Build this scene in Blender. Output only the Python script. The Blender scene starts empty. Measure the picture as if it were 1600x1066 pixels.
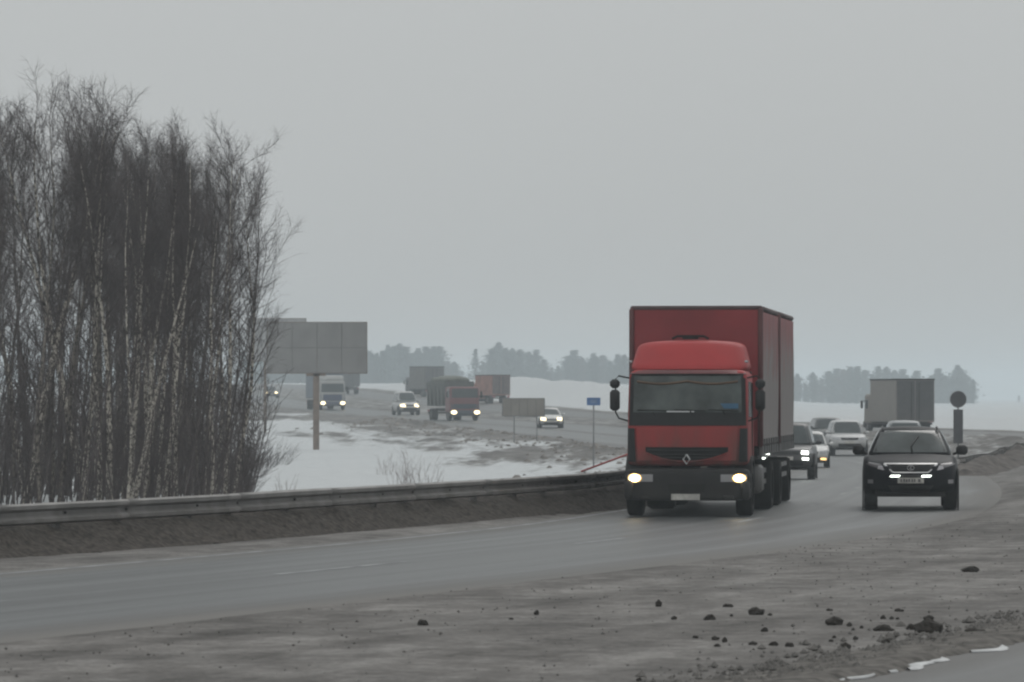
import bpy, math, random
import numpy as np
from mathutils import Vector, Matrix

R = math.radians
scene = bpy.context.scene
col = scene.collection
rnd = random.Random(7)

# ------------------------------------------------------------------ camera
FPX, CH, HY = 7000.0, 2.27, 620.0          # focal length in photo pixels, eye height, horizon row
cam_d = bpy.data.cameras.new('camera')
cam_d.sensor_width = 36.0
cam_d.lens = 36.0 * FPX / 1600.0
cam_d.shift_y = (HY - 533.0) / 1600.0
cam_d.clip_start = 0.5
cam_d.clip_end = 9000.0
cam_d.dof.use_dof = True
cam_d.dof.focus_distance = 88.0
cam_d.dof.aperture_fstop = 7.1
cam = bpy.data.objects.new('camera', cam_d)
cam.location = (0, 0, CH)
cam.rotation_euler = (R(90), 0, 0)
col.objects.link(cam)
scene.camera = cam

# ------------------------------------------------------------------ sky, sun, exposure
SUN_EL, SUN_AZ = R(38), R(200)
world = bpy.data.worlds.new('World')
scene.world = world
world.use_nodes = True
wn, wl = world.node_tree.nodes, world.node_tree.links
wn.clear()
w_out = wn.new('ShaderNodeOutputWorld')
w_bg = wn.new('ShaderNodeBackground'); w_bg.inputs['Strength'].default_value = 0.1
w_sky = wn.new('ShaderNodeTexSky'); w_sky.sky_type = 'NISHITA'; w_sky.sun_disc = False
w_sky.sun_elevation = SUN_EL; w_sky.sun_rotation = SUN_AZ; w_sky.dust_density = 4.0
w_hs = wn.new('ShaderNodeHueSaturation'); w_hs.inputs['Saturation'].default_value = 0.25
w_tc = wn.new('ShaderNodeTexCoord'); w_sep = wn.new('ShaderNodeSeparateXYZ')
w_m1 = wn.new('ShaderNodeMath'); w_m1.operation = 'MAXIMUM'; w_m1.inputs[1].default_value = 0.0
w_m2 = wn.new('ShaderNodeMath'); w_m2.operation = 'MULTIPLY_ADD'
w_m2.inputs[1].default_value = 0.8; w_m2.inputs[2].default_value = 1.0     # even overcast deck, slightly brighter overhead
w_vm = wn.new('ShaderNodeVectorMath'); w_vm.operation = 'SCALE'
w_vm.inputs[0].default_value = (4.92, 5.06, 5.05)
w_mix = wn.new('ShaderNodeMix'); w_mix.data_type = 'RGBA'; w_mix.inputs['Factor'].default_value = 0.9
wl.new(w_tc.outputs['Generated'], w_sep.inputs[0])
wl.new(w_sep.outputs['Z'], w_m1.inputs[0])
wl.new(w_m1.outputs[0], w_m2.inputs[0])
wl.new(w_m2.outputs[0], w_vm.inputs['Scale'])
wl.new(w_sky.outputs[0], w_hs.inputs['Color'])
wl.new(w_hs.outputs[0], w_mix.inputs['A'])
wl.new(w_vm.outputs[0], w_mix.inputs['B'])
wl.new(w_mix.outputs['Result'], w_bg.inputs['Color'])
wl.new(w_bg.outputs[0], w_out.inputs['Surface'])

sun_d = bpy.data.lights.new('sun', 'SUN')
sun_d.energy = 0.5
sun_d.angle = R(30)
sun_d.color = (1.0, 0.97, 0.93)
sun = bpy.data.objects.new('sun', sun_d)
sun.rotation_euler = (R(90) - SUN_EL, 0, R(160))
col.objects.link(sun)

vs = scene.view_settings
vs.view_transform = 'Standard'
vs.look = 'None'
vs.exposure = 0.0
vs.gamma = 1.0
vs.use_curve_mapping = False
scene.cycles.use_denoising = True
scene.cycles.filter_width = 2.25
scene.cycles.max_bounces = 6
scene.cycles.diffuse_bounces = 3
scene.cycles.volume_bounces = 1
scene.cycles.transparent_max_bounces = 8
scene.cycles.caustics_reflective = False
scene.cycles.caustics_refractive = False

# ------------------------------------------------------------------ helpers
def at(px, d):
    return (px - 800.0) / FPX * d
def flat_d(py):
    return CH * FPX / (py - HY)

def sstep(a, b, x):
    t = np.clip((np.asarray(x, float) - a) / (b - a), 0, 1)
    return t * t * (3 - 2 * t)

def _hash(ix, iy, seed):
    n = (ix.astype(np.int64) * 374761393 + iy.astype(np.int64) * 668265263 + seed * 974711) & 0x7fffffff
    n = ((n ^ (n >> 13)) * 1274126177) & 0x7fffffff
    n = n ^ (n >> 16)
    return (n & 0xffff) / 65535.0
def vnoise(x, y, seed=0):
    x = np.asarray(x, float); y = np.asarray(y, float)
    ix = np.floor(x); iy = np.floor(y)
    fx = x - ix; fy = y - iy
    fx = fx * fx * (3 - 2 * fx); fy = fy * fy * (3 - 2 * fy)
    a = _hash(ix, iy, seed); b = _hash(ix + 1, iy, seed)
    c = _hash(ix, iy + 1, seed); d = _hash(ix + 1, iy + 1, seed)
    return (a * (1 - fx) + b * fx) * (1 - fy) + (c * (1 - fx) + d * fx) * fy
def fbm(x, y, seed=0, octv=4):
    s = 0; amp = 0.5
    for i in range(octv):
        s = s + amp * vnoise(np.asarray(x) * 2 ** i, np.asarray(y) * 2 ** i, seed + i)
        amp *= 0.5
    return s

def tag(o, label=None, cat=None, group=None, kind=None):
    if label: o['label'] = label
    if cat: o['category'] = cat
    if group: o['group'] = group
    if kind: o['kind'] = kind
    return o
def empty(name, loc=(0, 0, 0), rz=0.0, label=None, cat=None, group=None):
    o = bpy.data.objects.new(name, None)
    o.empty_display_size = 0.3
    o.location = loc; o.rotation_euler = (0, 0, rz)
    col.objects.link(o)
    return tag(o, label, cat, group)
def link(name, mesh, parent=None):
    o = bpy.data.objects.new(name, mesh)
    col.objects.link(o)
    if parent is not None: o.parent = parent
    return o
def copy_tree(o, parent=None):
    c = o.copy(); col.objects.link(c); c.parent = parent
    for ch in o.children: copy_tree(ch, c)
    return c

class MB:
    def __init__(s): s.v = []; s.f = []
    def add(s, vs_, fs_):
        n = len(s.v); s.v.extend(vs_); s.f.extend([tuple(i + n for i in f) for f in fs_]); return s
    def box(s, c, d, rz=0.0, rx=0.0, bev=0.0):
        hx, hy, hz = d[0] / 2, d[1] / 2, d[2] / 2
        if bev > 0:
            b = min(bev, hx * .9, hy * .9, hz * .9)
            pts = []; idx = {}
            for sx in (-1, 1):
                for sy in (-1, 1):
                    for sz in (-1, 1):
                        for ax in range(3):
                            p = [sx * (hx - b), sy * (hy - b), sz * (hz - b)]
                            p[ax] = (sx * hx, sy * hy, sz * hz)[ax]
                            idx[(sx, sy, sz, ax)] = len(pts); pts.append(p)
            fs = []
            for ax in range(3):
                o1, o2 = [a for a in range(3) if a != ax]
                for sg in (-1, 1):
                    q = []
                    for (u, w) in ((-1, -1), (1, -1), (1, 1), (-1, 1)):
                        k = [0, 0, 0]; k[ax] = sg; k[o1] = u; k[o2] = w
                        q.append(idx[(k[0], k[1], k[2], ax)])
                    fs.append(q)
            for ax in range(3):                       # edges along ax
                o1, o2 = [a for a in range(3) if a != ax]
                for u in (-1, 1):
                    for w in (-1, 1):
                        k = [0, 0, 0]; k[o1] = u; k[o2] = w
                        k[ax] = -1; A = tuple(k); k[ax] = 1; B = tuple(k)
                        fs.append([idx[A + (o1,)], idx[B + (o1,)], idx[B + (o2,)], idx[A + (o2,)]])
            for sx in (-1, 1):
                for sy in (-1, 1):
                    for sz in (-1, 1):
                        fs.append([idx[(sx, sy, sz, a)] for a in range(3)])
        else:
            pts = [[sx * hx, sy * hy, sz * hz] for sx in (-1, 1) for sy in (-1, 1) for sz in (-1, 1)]
            fs = [(0, 1, 3, 2), (4, 6, 7, 5), (0, 4, 5, 1), (2, 3, 7, 6), (0, 2, 6, 4), (1, 5, 7, 3)]
        m = Matrix.Rotation(rz, 3, 'Z') @ Matrix.Rotation(rx, 3, 'X')
        return s.add([tuple(m @ Vector(p) + Vector(c)) for p in pts], fs)
    def tube(s, path, rad, n=8, cap=True):
        P_ = [Vector(p) for p in path]
        if not isinstance(rad, (list, tuple)): rad = [rad] * len(P_)
        vs_ = []; fs_ = []
        for i, p in enumerate(P_):
            t = (P_[min(i + 1, len(P_) - 1)] - P_[max(i - 1, 0)])
            t = t.normalized() if t.length > 1e-9 else Vector((0, 0, 1))
            a = Vector((0, 0, 1)) if abs(t.z) < .9 else Vector((1, 0, 0))
            u = t.cross(a).normalized(); w = t.cross(u)
            for k in range(n):
                an = 2 * math.pi * k / n
                vs_.append(tuple(p + (u * math.cos(an) + w * math.sin(an)) * rad[i]))
        for i in range(len(P_) - 1):
            for k in range(n):
                k2 = (k + 1) % n
                fs_.append((i * n + k, i * n + k2, (i + 1) * n + k2, (i + 1) * n + k))
        if cap:
            fs_.append(tuple(range(n))); fs_.append(tuple((len(P_) - 1) * n + k for k in range(n)))
        return s.add(vs_, fs_)
    def lathe_x(s, prof, c, n=28):                    # profile (x, r) round an axis parallel to x
        vs_ = []; fs_ = []
        for (x, r) in prof:
            for k in range(n):
                an = 2 * math.pi * k / n
                vs_.append((c[0] + x, c[1] + r * math.cos(an), c[2] + r * math.sin(an)))
        for i in range(len(prof) - 1):
            for k in range(n):
                k2 = (k + 1) % n
                fs_.append((i * n + k, i * n + k2, (i + 1) * n + k2, (i + 1) * n + k))
        return s.add(vs_, fs_)
    def prism_y(s, poly, y0, y1):                     # polygon (x, z) pushed from y0 to y1
        n = len(poly)
        vs_ = [(x, y0, z) for x, z in poly] + [(x, y1, z) for x, z in poly]
        fs_ = [tuple(range(n)), tuple(range(2 * n - 1, n - 1, -1))]
        for i in range(n):
            j = (i + 1) % n
            fs_.append((i, n + i, n + j, j))
        return s.add(vs_, fs_)
    def prism_x(s, poly, x0, x1):                     # polygon (y, z)
        n = len(poly)
        vs_ = [(x0, y, z) for y, z in poly] + [(x1, y, z) for y, z in poly]
        fs_ = [tuple(range(n)), tuple(range(2 * n - 1, n - 1, -1))]
        for i in range(n):
            j = (i + 1) % n
            fs_.append((i, n + i, n + j, j))
        return s.add(vs_, fs_)
    def mesh(s, name, m, smooth=False, sharp=None):
        me = bpy.data.meshes.new(name)
        me.from_pydata(s.v, [], s.f)
        if m is not None: me.materials.append(m)
        me.validate(); me.update()
        import bmesh
        bm = bmesh.new(); bm.from_mesh(me)
        if len(bm.faces) < 60000: bmesh.ops.recalc_face_normals(bm, faces=bm.faces)
        bm.to_mesh(me); bm.free()
        if smooth:
            me.polygons.foreach_set('use_smooth', [True] * len(me.polygons))
            if sharp: me.set_sharp_from_angle(angle=R(sharp))
        return me
    def build(s, name, m, parent=None, smooth=False, sharp=None):
        return link(name, s.mesh(name, m, smooth, sharp), parent)

class Shell:
    """Rounded box (super-ellipsoid) pushed through a warp(a, b, c); patches follow its skin."""
    def __init__(s, warp, p, n=(20, 20, 14)): s.w = warp; s.p = p; s.n = n
    def body(s):
        nx, ny, nz = s.n
        def g(n): return [math.sin(math.pi / 2 * (-1 + 2 * i / n)) for i in range(n + 1)]
        A, B, C_ = g(nx), g(ny), g(nz)
        vid = {}; V = []; Fc = []
        def vert(i, j, k):
            key = (i, j, k)
            if key not in vid:
                a, b, c = A[i], B[j], C_[k]
                r = (abs(a) ** s.p + abs(b) ** s.p + abs(c) ** s.p) ** (1 / s.p)
                vid[key] = len(V); V.append(s.w(a / r, b / r, c / r))
            return vid[key]
        for k in (0, nz):
            for i in range(nx):
                for j in range(ny): Fc.append((vert(i, j, k), vert(i + 1, j, k), vert(i + 1, j + 1, k), vert(i, j + 1, k)))
        for j in (0, ny):
            for i in range(nx):
                for k in range(nz): Fc.append((vert(i, j, k), vert(i + 1, j, k), vert(i + 1, j, k + 1), vert(i, j, k + 1)))
        for i in (0, nx):
            for j in range(ny):
                for k in range(nz): Fc.append((vert(i, j, k), vert(i, j + 1, k), vert(i, j + 1, k + 1), vert(i, j, k + 1)))
        m = MB(); m.add(V, Fc); return m
    def skin(s, axis, sign, u, w, out=0.0):
        """point of the skin: axis 'y' takes (x, z), axis 'x' takes (y, z)"""
        q = [0.0, 0.0]
        ii = (0, 2) if axis == 'y' else (1, 2)
        lo = s.w(-1, -1, -1); hi = s.w(1, 1, 1); ext = [abs(hi[i] - lo[i]) / 2 + 1e-6 for i in range(3)]
        P_ = None
        for it in range(14):
            m = abs(q[0]) ** s.p + abs(q[1]) ** s.p
            if m > .999:
                k_ = (.999 / m) ** (1 / s.p); q = [q[0] * k_, q[1] * k_]; m = .999
            d = sign * (1 - m) ** (1 / s.p)
            P_ = s.w(q[0], d, q[1]) if axis == 'y' else s.w(d, q[0], q[1])
            q[0] += .8 * (u - P_[ii[0]]) / ext[ii[0]]; q[1] += .8 * (w - P_[ii[1]]) / ext[ii[1]]
        P_ = list(P_); P_[1 if axis == 'y' else 0] += sign * out
        return tuple(P_)
    def patch(s, mb, axis, sign, quad, out=0.012, n=(8, 5), depth=0.03):
        """quad: 4 corners (bottom-left, bottom-right, top-right, top-left)"""
        nu, nw = n
        g0 = []; g1 = []
        for j in range(nw + 1):
            for i in range(nu + 1):
                u_, w_ = i / nu, j / nw
                x = (quad[0][0] * (1 - u_) + quad[1][0] * u_) * (1 - w_) + (quad[3][0] * (1 - u_) + quad[2][0] * u_) * w_
                z = (quad[0][1] * (1 - u_) + quad[1][1] * u_) * (1 - w_) + (quad[3][1] * (1 - u_) + quad[2][1] * u_) * w_
                p0 = s.skin(axis, sign, x, z, out)
                g0.append(p0)
                q = list(p0); q[1 if axis == 'y' else 0] -= sign * depth; g1.append(tuple(q))
        N = len(g0); fs_ = []
        I = lambda i, j: j * (nu + 1) + i
        for j in range(nw):
            for i in range(nu):
                fs_.append((I(i, j), I(i + 1, j), I(i + 1, j + 1), I(i, j + 1)))
                fs_.append((N + I(i, j), N + I(i, j + 1), N + I(i + 1, j + 1), N + I(i + 1, j)))
        rim = [I(i, 0) for i in range(nu)] + [I(nu, j) for j in range(nw)] + [I(i, nw) for i in range(nu, 0, -1)] + [I(0, j) for j in range(nw, 0, -1)]
        for k in range(len(rim)):
            a, b = rim[k], rim[(k + 1) % len(rim)]
            fs_.append((a, N + a, N + b, b))
        mb.add(g0 + g1, fs_); return mb

# ------------------------------------------------------------------ materials
MATS = {}
def mat(name, c, rough=0.6, metal=0.0, spec=0.5, var=0.25, scale=3.0, dirt=None, coat=0.0, bump=0.0, emit=None):
    """plain surface with blotchy variation; dirt = (colour, amount, z where it ends) adds road grime to the lower parts"""
    if name in MATS: return MATS[name]
    m = bpy.data.materials.new(name); m.use_nodes = True
    nt = m.node_tree; b = nt.nodes['Principled BSDF']
    b.inputs['Roughness'].default_value = rough
    b.inputs['Metallic'].default_value = metal
    b.inputs['Specular IOR Level'].default_value = spec
    b.inputs['Coat Weight'].default_value = coat
    tc = nt.nodes.new('ShaderNodeTexCoord')
    nz = nt.nodes.new('ShaderNodeTexNoise'); nz.inputs['Scale'].default_value = scale; nz.inputs['Detail'].default_value = 5
    nt.links.new(tc.outputs['Object'], nz.inputs['Vector'])
    rp = nt.nodes.new('ShaderNodeMapRange')
    rp.inputs['From Min'].default_value = .3; rp.inputs['From Max'].default_value = .7
    rp.inputs['To Min'].default_value = 1 - var; rp.inputs['To Max'].default_value = 1 + var
    nt.links.new(nz.outputs['Fac'], rp.inputs['Value'])
    sc = nt.nodes.new('ShaderNodeVectorMath'); sc.operation = 'SCALE'; sc.inputs[0].default_value = c
    nt.links.new(rp.outputs[0], sc.inputs['Scale'])
    out = sc.outputs[0]
    if dirt:
        dc, amt, ztop = dirt
        sp = nt.nodes.new('ShaderNodeSeparateXYZ'); nt.links.new(tc.outputs['Object'], sp.inputs[0])
        mr = nt.nodes.new('ShaderNodeMapRange')
        mr.inputs['From Min'].default_value = ztop; mr.inputs['From Max'].default_value = 0.2
        mr.inputs['To Min'].default_value = .06; mr.inputs['To Max'].default_value = 1
        nt.links.new(sp.outputs['Z'], mr.inputs['Value'])
        n2 = nt.nodes.new('ShaderNodeTexNoise'); n2.inputs['Scale'].default_value = 2.3; n2.inputs['Detail'].default_value = 6
        mp = nt.nodes.new('ShaderNodeMapping'); mp.inputs['Scale'].default_value = (1.6, 1.6, .5)
        nt.links.new(tc.outputs['Object'], mp.inputs[0]); nt.links.new(mp.outputs[0], n2.inputs['Vector'])
        m3 = nt.nodes.new('ShaderNodeMapRange'); m3.inputs['From Min'].default_value = .3; m3.inputs['From Max'].default_value = .65
        m3.inputs['To Min'].default_value = .35; m3.inputs['To Max'].default_value = 1.0
        nt.links.new(n2.outputs['Fac'], m3.inputs['Value'])
        mu = nt.nodes.new('ShaderNodeMath'); mu.operation = 'MULTIPLY'
        nt.links.new(mr.outputs[0], mu.inputs[0]); nt.links.new(m3.outputs[0], mu.inputs[1])
        mu2 = nt.nodes.new('ShaderNodeMath'); mu2.operation = 'MULTIPLY'; mu2.inputs[1].default_value = amt; mu2.use_clamp = True
        nt.links.new(mu.outputs[0], mu2.inputs[0])
        mx = nt.nodes.new('ShaderNodeMix'); mx.data_type = 'RGBA'; mx.inputs['B'].default_value = (*dc, 1)
        nt.links.new(mu2.outputs[0], mx.inputs['Factor']); nt.links.new(out, mx.inputs['A'])
        out = mx.outputs['Result']
        r2 = nt.nodes.new('ShaderNodeMapRange'); r2.inputs['To Min'].default_value = rough; r2.inputs['To Max'].default_value = .85
        nt.links.new(mu2.outputs[0], r2.inputs['Value']); nt.links.new(r2.outputs[0], b.inputs['Roughness'])
    nt.links.new(out, b.inputs['Base Color'])
    if bump:
        bp = nt.nodes.new('ShaderNodeBump'); bp.inputs['Strength'].default_value = bump; bp.inputs['Distance'].default_value = .02
        nt.links.new(nz.outputs['Fac'], bp.inputs['Height']); nt.links.new(bp.outputs[0], b.inputs['Normal'])
    if emit:
        b.inputs['Emission Color'].default_value = (*emit[0], 1); b.inputs['Emission Strength'].default_value = emit[1]
    MATS[name] = m
    return m

GRIME = (.17, .155, .14)
SALT = (.235, .215, .21)
def asphalt_material(name='asphalt', k=1.0, keep=0.0):
    m = bpy.data.materials.new(name); m.use_nodes = True
    nt = m.node_tree; N = nt.nodes; Lk = nt.links; b = N['Principled BSDF']
    uv = N.new('ShaderNodeUVMap'); uv.uv_map = 'road'
    sp = N.new('ShaderNodeSeparateXYZ'); Lk.new(uv.outputs[0], sp.inputs[0])
    mp = N.new('ShaderNodeMapping'); mp.inputs['Scale'].default_value = (2.2, .018, 1)
    Lk.new(uv.outputs[0], mp.inputs[0])
    n1 = N.new('ShaderNodeTexNoise'); n1.inputs['Scale'].default_value = 1.0; n1.inputs['Detail'].default_value = 4
    Lk.new(mp.outputs[0], n1.inputs['Vector'])
    cr = N.new('ShaderNodeValToRGB')
    cr.color_ramp.elements[0].position = .32; cr.color_ramp.elements[0].color = (.042 * k, .046 * k, .048 * k, 1)
    cr.color_ramp.elements[1].position = .68; cr.color_ramp.elements[1].color = (.116 * k, .124 * k, .126 * k, 1)
    Lk.new(n1.outputs['Fac'], cr.inputs[0])
    n3 = N.new('ShaderNodeTexNoise'); n3.inputs['Scale'].default_value = 9.0; n3.inputs['Detail'].default_value = 6
    Lk.new(uv.outputs[0], n3.inputs['Vector'])
    r3 = N.new('ShaderNodeMapRange'); r3.inputs['To Min'].default_value = .75; r3.inputs['To Max'].default_value = 1.25
    Lk.new(n3.outputs['Fac'], r3.inputs['Value'])
    s3 = N.new('ShaderNodeVectorMath'); s3.operation = 'SCALE'; Lk.new(cr.outputs[0], s3.inputs[0]); Lk.new(r3.outputs[0], s3.inputs['Scale'])
    # dirt creeping in from both edges
    ab = N.new('ShaderNodeMath'); ab.operation = 'ABSOLUTE'; Lk.new(sp.outputs['X'], ab.inputs[0])
    mp2 = N.new('ShaderNodeMapping'); mp2.inputs['Scale'].default_value = (.9, .08, 1); Lk.new(uv.outputs[0], mp2.inputs[0])
    n2 = N.new('ShaderNodeTexNoise'); n2.inputs['Scale'].default_value = 1.0; n2.inputs['Detail'].default_value = 6; Lk.new(mp2.outputs[0], n2.inputs['Vector'])
    ad = N.new('ShaderNodeMath'); ad.operation = 'MULTIPLY_ADD'; ad.inputs[1].default_value = 1.6
    Lk.new(n2.outputs['Fac'], ad.inputs[0]); Lk.new(ab.outputs[0], ad.inputs[2])
    mr = N.new('ShaderNodeMapRange'); mr.inputs['From Min'].default_value = 3.3 + keep; mr.inputs['From Max'].default_value = 4.6 + keep
    Lk.new(ad.outputs[0], mr.inputs['Value'])
    mx = N.new('ShaderNodeMix'); mx.data_type = 'RGBA'; mx.inputs['B'].default_value = (.165, .157, .148, 1)
    Lk.new(mr.outputs[0], mx.inputs['Factor']); Lk.new(s3.outputs[0], mx.inputs['A'])
    Lk.new(mx.outputs['Result'], b.inputs['Base Color'])
    b.inputs['Specular IOR Level'].default_value = .3
    rr = N.new('ShaderNodeMapRange'); rr.inputs['To Min'].default_value = .45; rr.inputs['To Max'].default_value = .9
    Lk.new(mr.outputs[0], rr.inputs['Value']); Lk.new(rr.outputs[0], b.inputs['Roughness'])
    bp = N.new('ShaderNodeBump'); bp.inputs['Strength'].default_value = .5; bp.inputs['Distance'].default_value = .01
    n4 = N.new('ShaderNodeTexNoise'); n4.inputs['Scale'].default_value = 40; Lk.new(uv.outputs[0], n4.inputs['Vector'])
    Lk.new(n4.outputs['Fac'], bp.inputs['Height']); Lk.new(bp.outputs[0], b.inputs['Normal'])
    return m

def ground_material():
    m = bpy.data.materials.new('snow_and_dirt'); m.use_nodes = True
    nt = m.node_tree; N = nt.nodes; Lk = nt.links; b = N['Principled BSDF']
    b.inputs['Roughness'].default_value = .92; b.inputs['Specular IOR Level'].default_value = .15
    at_ = N.new('ShaderNodeAttribute'); at_.attribute_name = 'snow'
    uv = N.new('ShaderNodeUVMap'); uv.uv_map = 'road'
    tc = N.new('ShaderNodeTexCoord')
    mp = N.new('ShaderNodeMapping'); mp.inputs['Scale'].default_value = (.8, .09, 1); Lk.new(uv.outputs[0], mp.inputs[0])
    n1 = N.new('ShaderNodeTexNoise'); n1.inputs['Scale'].default_value = 1.0; n1.inputs['Detail'].default_value = 7; n1.inputs['Roughness'].default_value = .62
    Lk.new(mp.outputs[0], n1.inputs['Vector'])
    n2 = N.new('ShaderNodeTexNoise'); n2.inputs['Scale'].default_value = 1.3; n2.inputs['Detail'].default_value = 9; n2.inputs['Roughness'].default_value = .7
    Lk.new(tc.outputs['Object'], n2.inputs['Vector'])
    # dirt colour
    av = N.new('ShaderNodeMath'); av.operation = 'ADD'; Lk.new(n1.outputs['Fac'], av.inputs[0]); Lk.new(n2.outputs['Fac'], av.inputs[1])
    hv = N.new('ShaderNodeMath'); hv.operation = 'MULTIPLY'; hv.inputs[1].default_value = .5; Lk.new(av.outputs[0], hv.inputs[0])
    cr = N.new('ShaderNodeValToRGB'); e = cr.color_ramp.elements
    e[0].position = .37; e[0].color = (.076, .071, .066, 1)
    e[1].position = .60; e[1].color = (.245, .235, .224, 1)
    k = cr.color_ramp.elements.new(.5); k.color = (.162, .153, .145, 1)
    Lk.new(hv.outputs[0], cr.inputs[0])
    n5 = N.new('ShaderNodeTexNoise'); n5.inputs['Scale'].default_value = 14; n5.inputs['Detail'].default_value = 5; n5.inputs['Roughness'].default_value = .75
    Lk.new(tc.outputs['Object'], n5.inputs['Vector'])
    r5 = N.new('ShaderNodeMapRange'); r5.inputs['From Min'].default_value = .3; r5.inputs['From Max'].default_value = .7
    r5.inputs['To Min'].default_value = .6; r5.inputs['To Max'].default_value = 1.35; Lk.new(n5.outputs['Fac'], r5.inputs['Value'])
    s5 = N.new('ShaderNodeVectorMath'); s5.operation = 'SCALE'; Lk.new(cr.outputs[0], s5.inputs[0]); 
    n6 = N.new('ShaderNodeTexNoise'); n6.inputs['Scale'].default_value = .33; n6.inputs['Detail'].default_value = 8; n6.inputs['Roughness'].default_value = .68
    Lk.new(tc.outputs['Object'], n6.inputs['Vector'])
    r6 = N.new('ShaderNodeMapRange'); r6.inputs['From Min'].default_value = .36; r6.inputs['From Max'].default_value = .62
    r6.inputs['To Min'].default_value = .74; r6.inputs['To Max'].default_value = 1.12; Lk.new(n6.outputs['Fac'], r6.inputs['Value'])
    m6 = N.new('ShaderNodeMath'); m6.operation = 'MULTIPLY'; Lk.new(r5.outputs[0], m6.inputs[0]); Lk.new(r6.outputs[0], m6.inputs[1])
    Lk.new(m6.outputs[0], s5.inputs['Scale'])
    # snow colour
    cs = N.new('ShaderNodeValToRGB'); e = cs.color_ramp.elements
    e[0].position = .3; e[0].color = (.44, .455, .465, 1)
    e[1].position = .7; e[1].color = (.585, .605, .61, 1)
    Lk.new(n2.outputs['Fac'], cs.inputs[0])
    # mask
    nm = N.new('ShaderNodeMath'); nm.operation = 'MULTIPLY_ADD'; nm.inputs[1].default_value = 2.6
    Lk.new(hv.outputs[0], nm.inputs[0]); Lk.new(at_.outputs['Fac'], nm.inputs[2])
    mr = N.new('ShaderNodeMapRange'); mr.inputs['From Min'].default_value = 1.62; mr.inputs['From Max'].default_value = 1.98
    Lk.new(nm.outputs[0], mr.inputs['Value'])
    mx = N.new('ShaderNodeMix'); mx.data_type = 'RGBA'
    Lk.new(mr.outputs[0], mx.inputs['Factor']); Lk.new(s5.outputs[0], mx.inputs['A']); Lk.new(cs.outputs[0], mx.inputs['B'])
    Lk.new(mx.outputs['Result'], b.inputs['Base Color'])
    bp = N.new('ShaderNodeBump'); bp.inputs['Strength'].default_value = .8; bp.inputs['Distance'].default_value = .06
    Lk.new(hv.outputs[0], bp.inputs['Height']); Lk.new(bp.outputs[0], b.inputs['Normal'])
    return m

def birch_bark(name='birch_bark', c0=(.05, .045, .042), c1=(.50, .465, .41)):
    m = bpy.data.materials.new(name); m.use_nodes = True
    nt = m.node_tree; N = nt.nodes; Lk = nt.links; b = N['Principled BSDF']; b.inputs['Roughness'].default_value = .9
    b.inputs['Specular IOR Level'].default_value = .2
    tc = N.new('ShaderNodeTexCoord')
    mp = N.new('ShaderNodeMapping'); mp.inputs['Scale'].default_value = (7, 7, 5); Lk.new(tc.outputs['Object'], mp.inputs[0])
    n = N.new('ShaderNodeTexNoise'); n.inputs['Scale'].default_value = 1.6; n.inputs['Detail'].default_value = 5; n.inputs['Roughness'].default_value = .7
    Lk.new(mp.outputs[0], n.inputs['Vector'])
    cr = N.new('ShaderNodeValToRGB'); e = cr.color_ramp.elements
    e[0].position = .42; e[0].color = (*c0, 1)
    e[1].position = .54; e[1].color = (*c1, 1)
    Lk.new(n.outputs['Fac'], cr.inputs[0]); Lk.new(cr.outputs[0], b.inputs['Base Color'])
    return m

M_ASPH = asphalt_material(k=.84); M_WET = asphalt_material('damp_asphalt', .42, .75); M_GROUND = ground_material(); M_BARK = birch_bark(); M_BARK2 = birch_bark('grey_bark', (.045, .04, .038), (.20, .18, .16))
M_TWIG = mat('twig', (.098, .085, .084), .9, var=.4, scale=1.2, spec=.2)
M_BROWN = mat('reddish_stem', (.16, .11, .10), .9, var=.3, spec=.2)
M_TRUNK = mat('far_bark', (.07, .06, .055), .9)
M_PINE = mat('pine_needles', (.035, .052, .045), .95, var=.35, scale=.6, spec=.1)
M_BARE = mat('far_bare_crown', (.075, .07, .068), .95, var=.3, scale=.6, spec=.1)
M_RAIL = mat('galvanised_rail', (.21, .205, .20), .6, .25, var=.3, scale=1.3, dirt=((.12, .108, .097), 1.1, .85))
M_POST = mat('rail_post', (.12, .115, .11), .7, .3)
M_BOLT = mat('bolt_dark', (.03, .028, .027), .8)
M_BANK = mat('dark_soil_bank', (.062, .054, .048), .95, var=.6, scale=11.0, bump=.9, spec=.1)
M_STONE = mat('frozen_clod', (.042, .038, .034), .9, var=.45, scale=9, bump=.6, spec=.2)
M_PANEL = mat('billboard_back_sheet', (.19, .185, .18), .7, var=.14, scale=.7)
M_PANEL2 = mat('sign_back_sheet', (.20, .185, .165), .7, var=.14, scale=1.3)
M_STEEL = mat('rusty_post', (.17, .13, .105), .85, var=.3, scale=2)
M_SIGNPOST = mat('sign_post', (.17, .17, .17), .7)
M_SIGNBACK = mat('sign_back_dark', (.055, .055, .06), .7)
M_BLUE = mat('sign_blue', (.05, .13, .30), .5, var=.12)
M_WHITE = mat('white_film', (.65, .66, .67), .5, var=.1)
M_REDPIPE = mat('red_pipe', (.30, .045, .04), .6)
M_LINE = mat('worn_road_line', (.235, .24, .245), .8, var=.55, scale=1.5)
M_SLUSH = mat('slush', (.42, .43, .435), .55, var=.25, scale=2.5, bump=.4)
M_TYRE = mat('tyre_rubber', (.014, .014, .014), .9, var=.3, spec=.2, dirt=((.06, .057, .054), .4, .9))
M_RIM = mat('rim', (.14, .14, .14), .55, .5, dirt=(GRIME, .7, .9))
M_CHASSIS = mat('chassis_black', (.016, .016, .016), .85, var=.3, spec=.2, dirt=((.07, .065, .06), .4, 1.3))
M_BLACKPL = mat('black_plastic', (.016, .016, .017), .6, var=.25, spec=.3, dirt=((.075, .068, .06), .4, 1.2))
M_GLASS = mat('dark_glass', (.045, .055, .057), .14, var=.25, scale=1.2, spec=.4)
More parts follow.
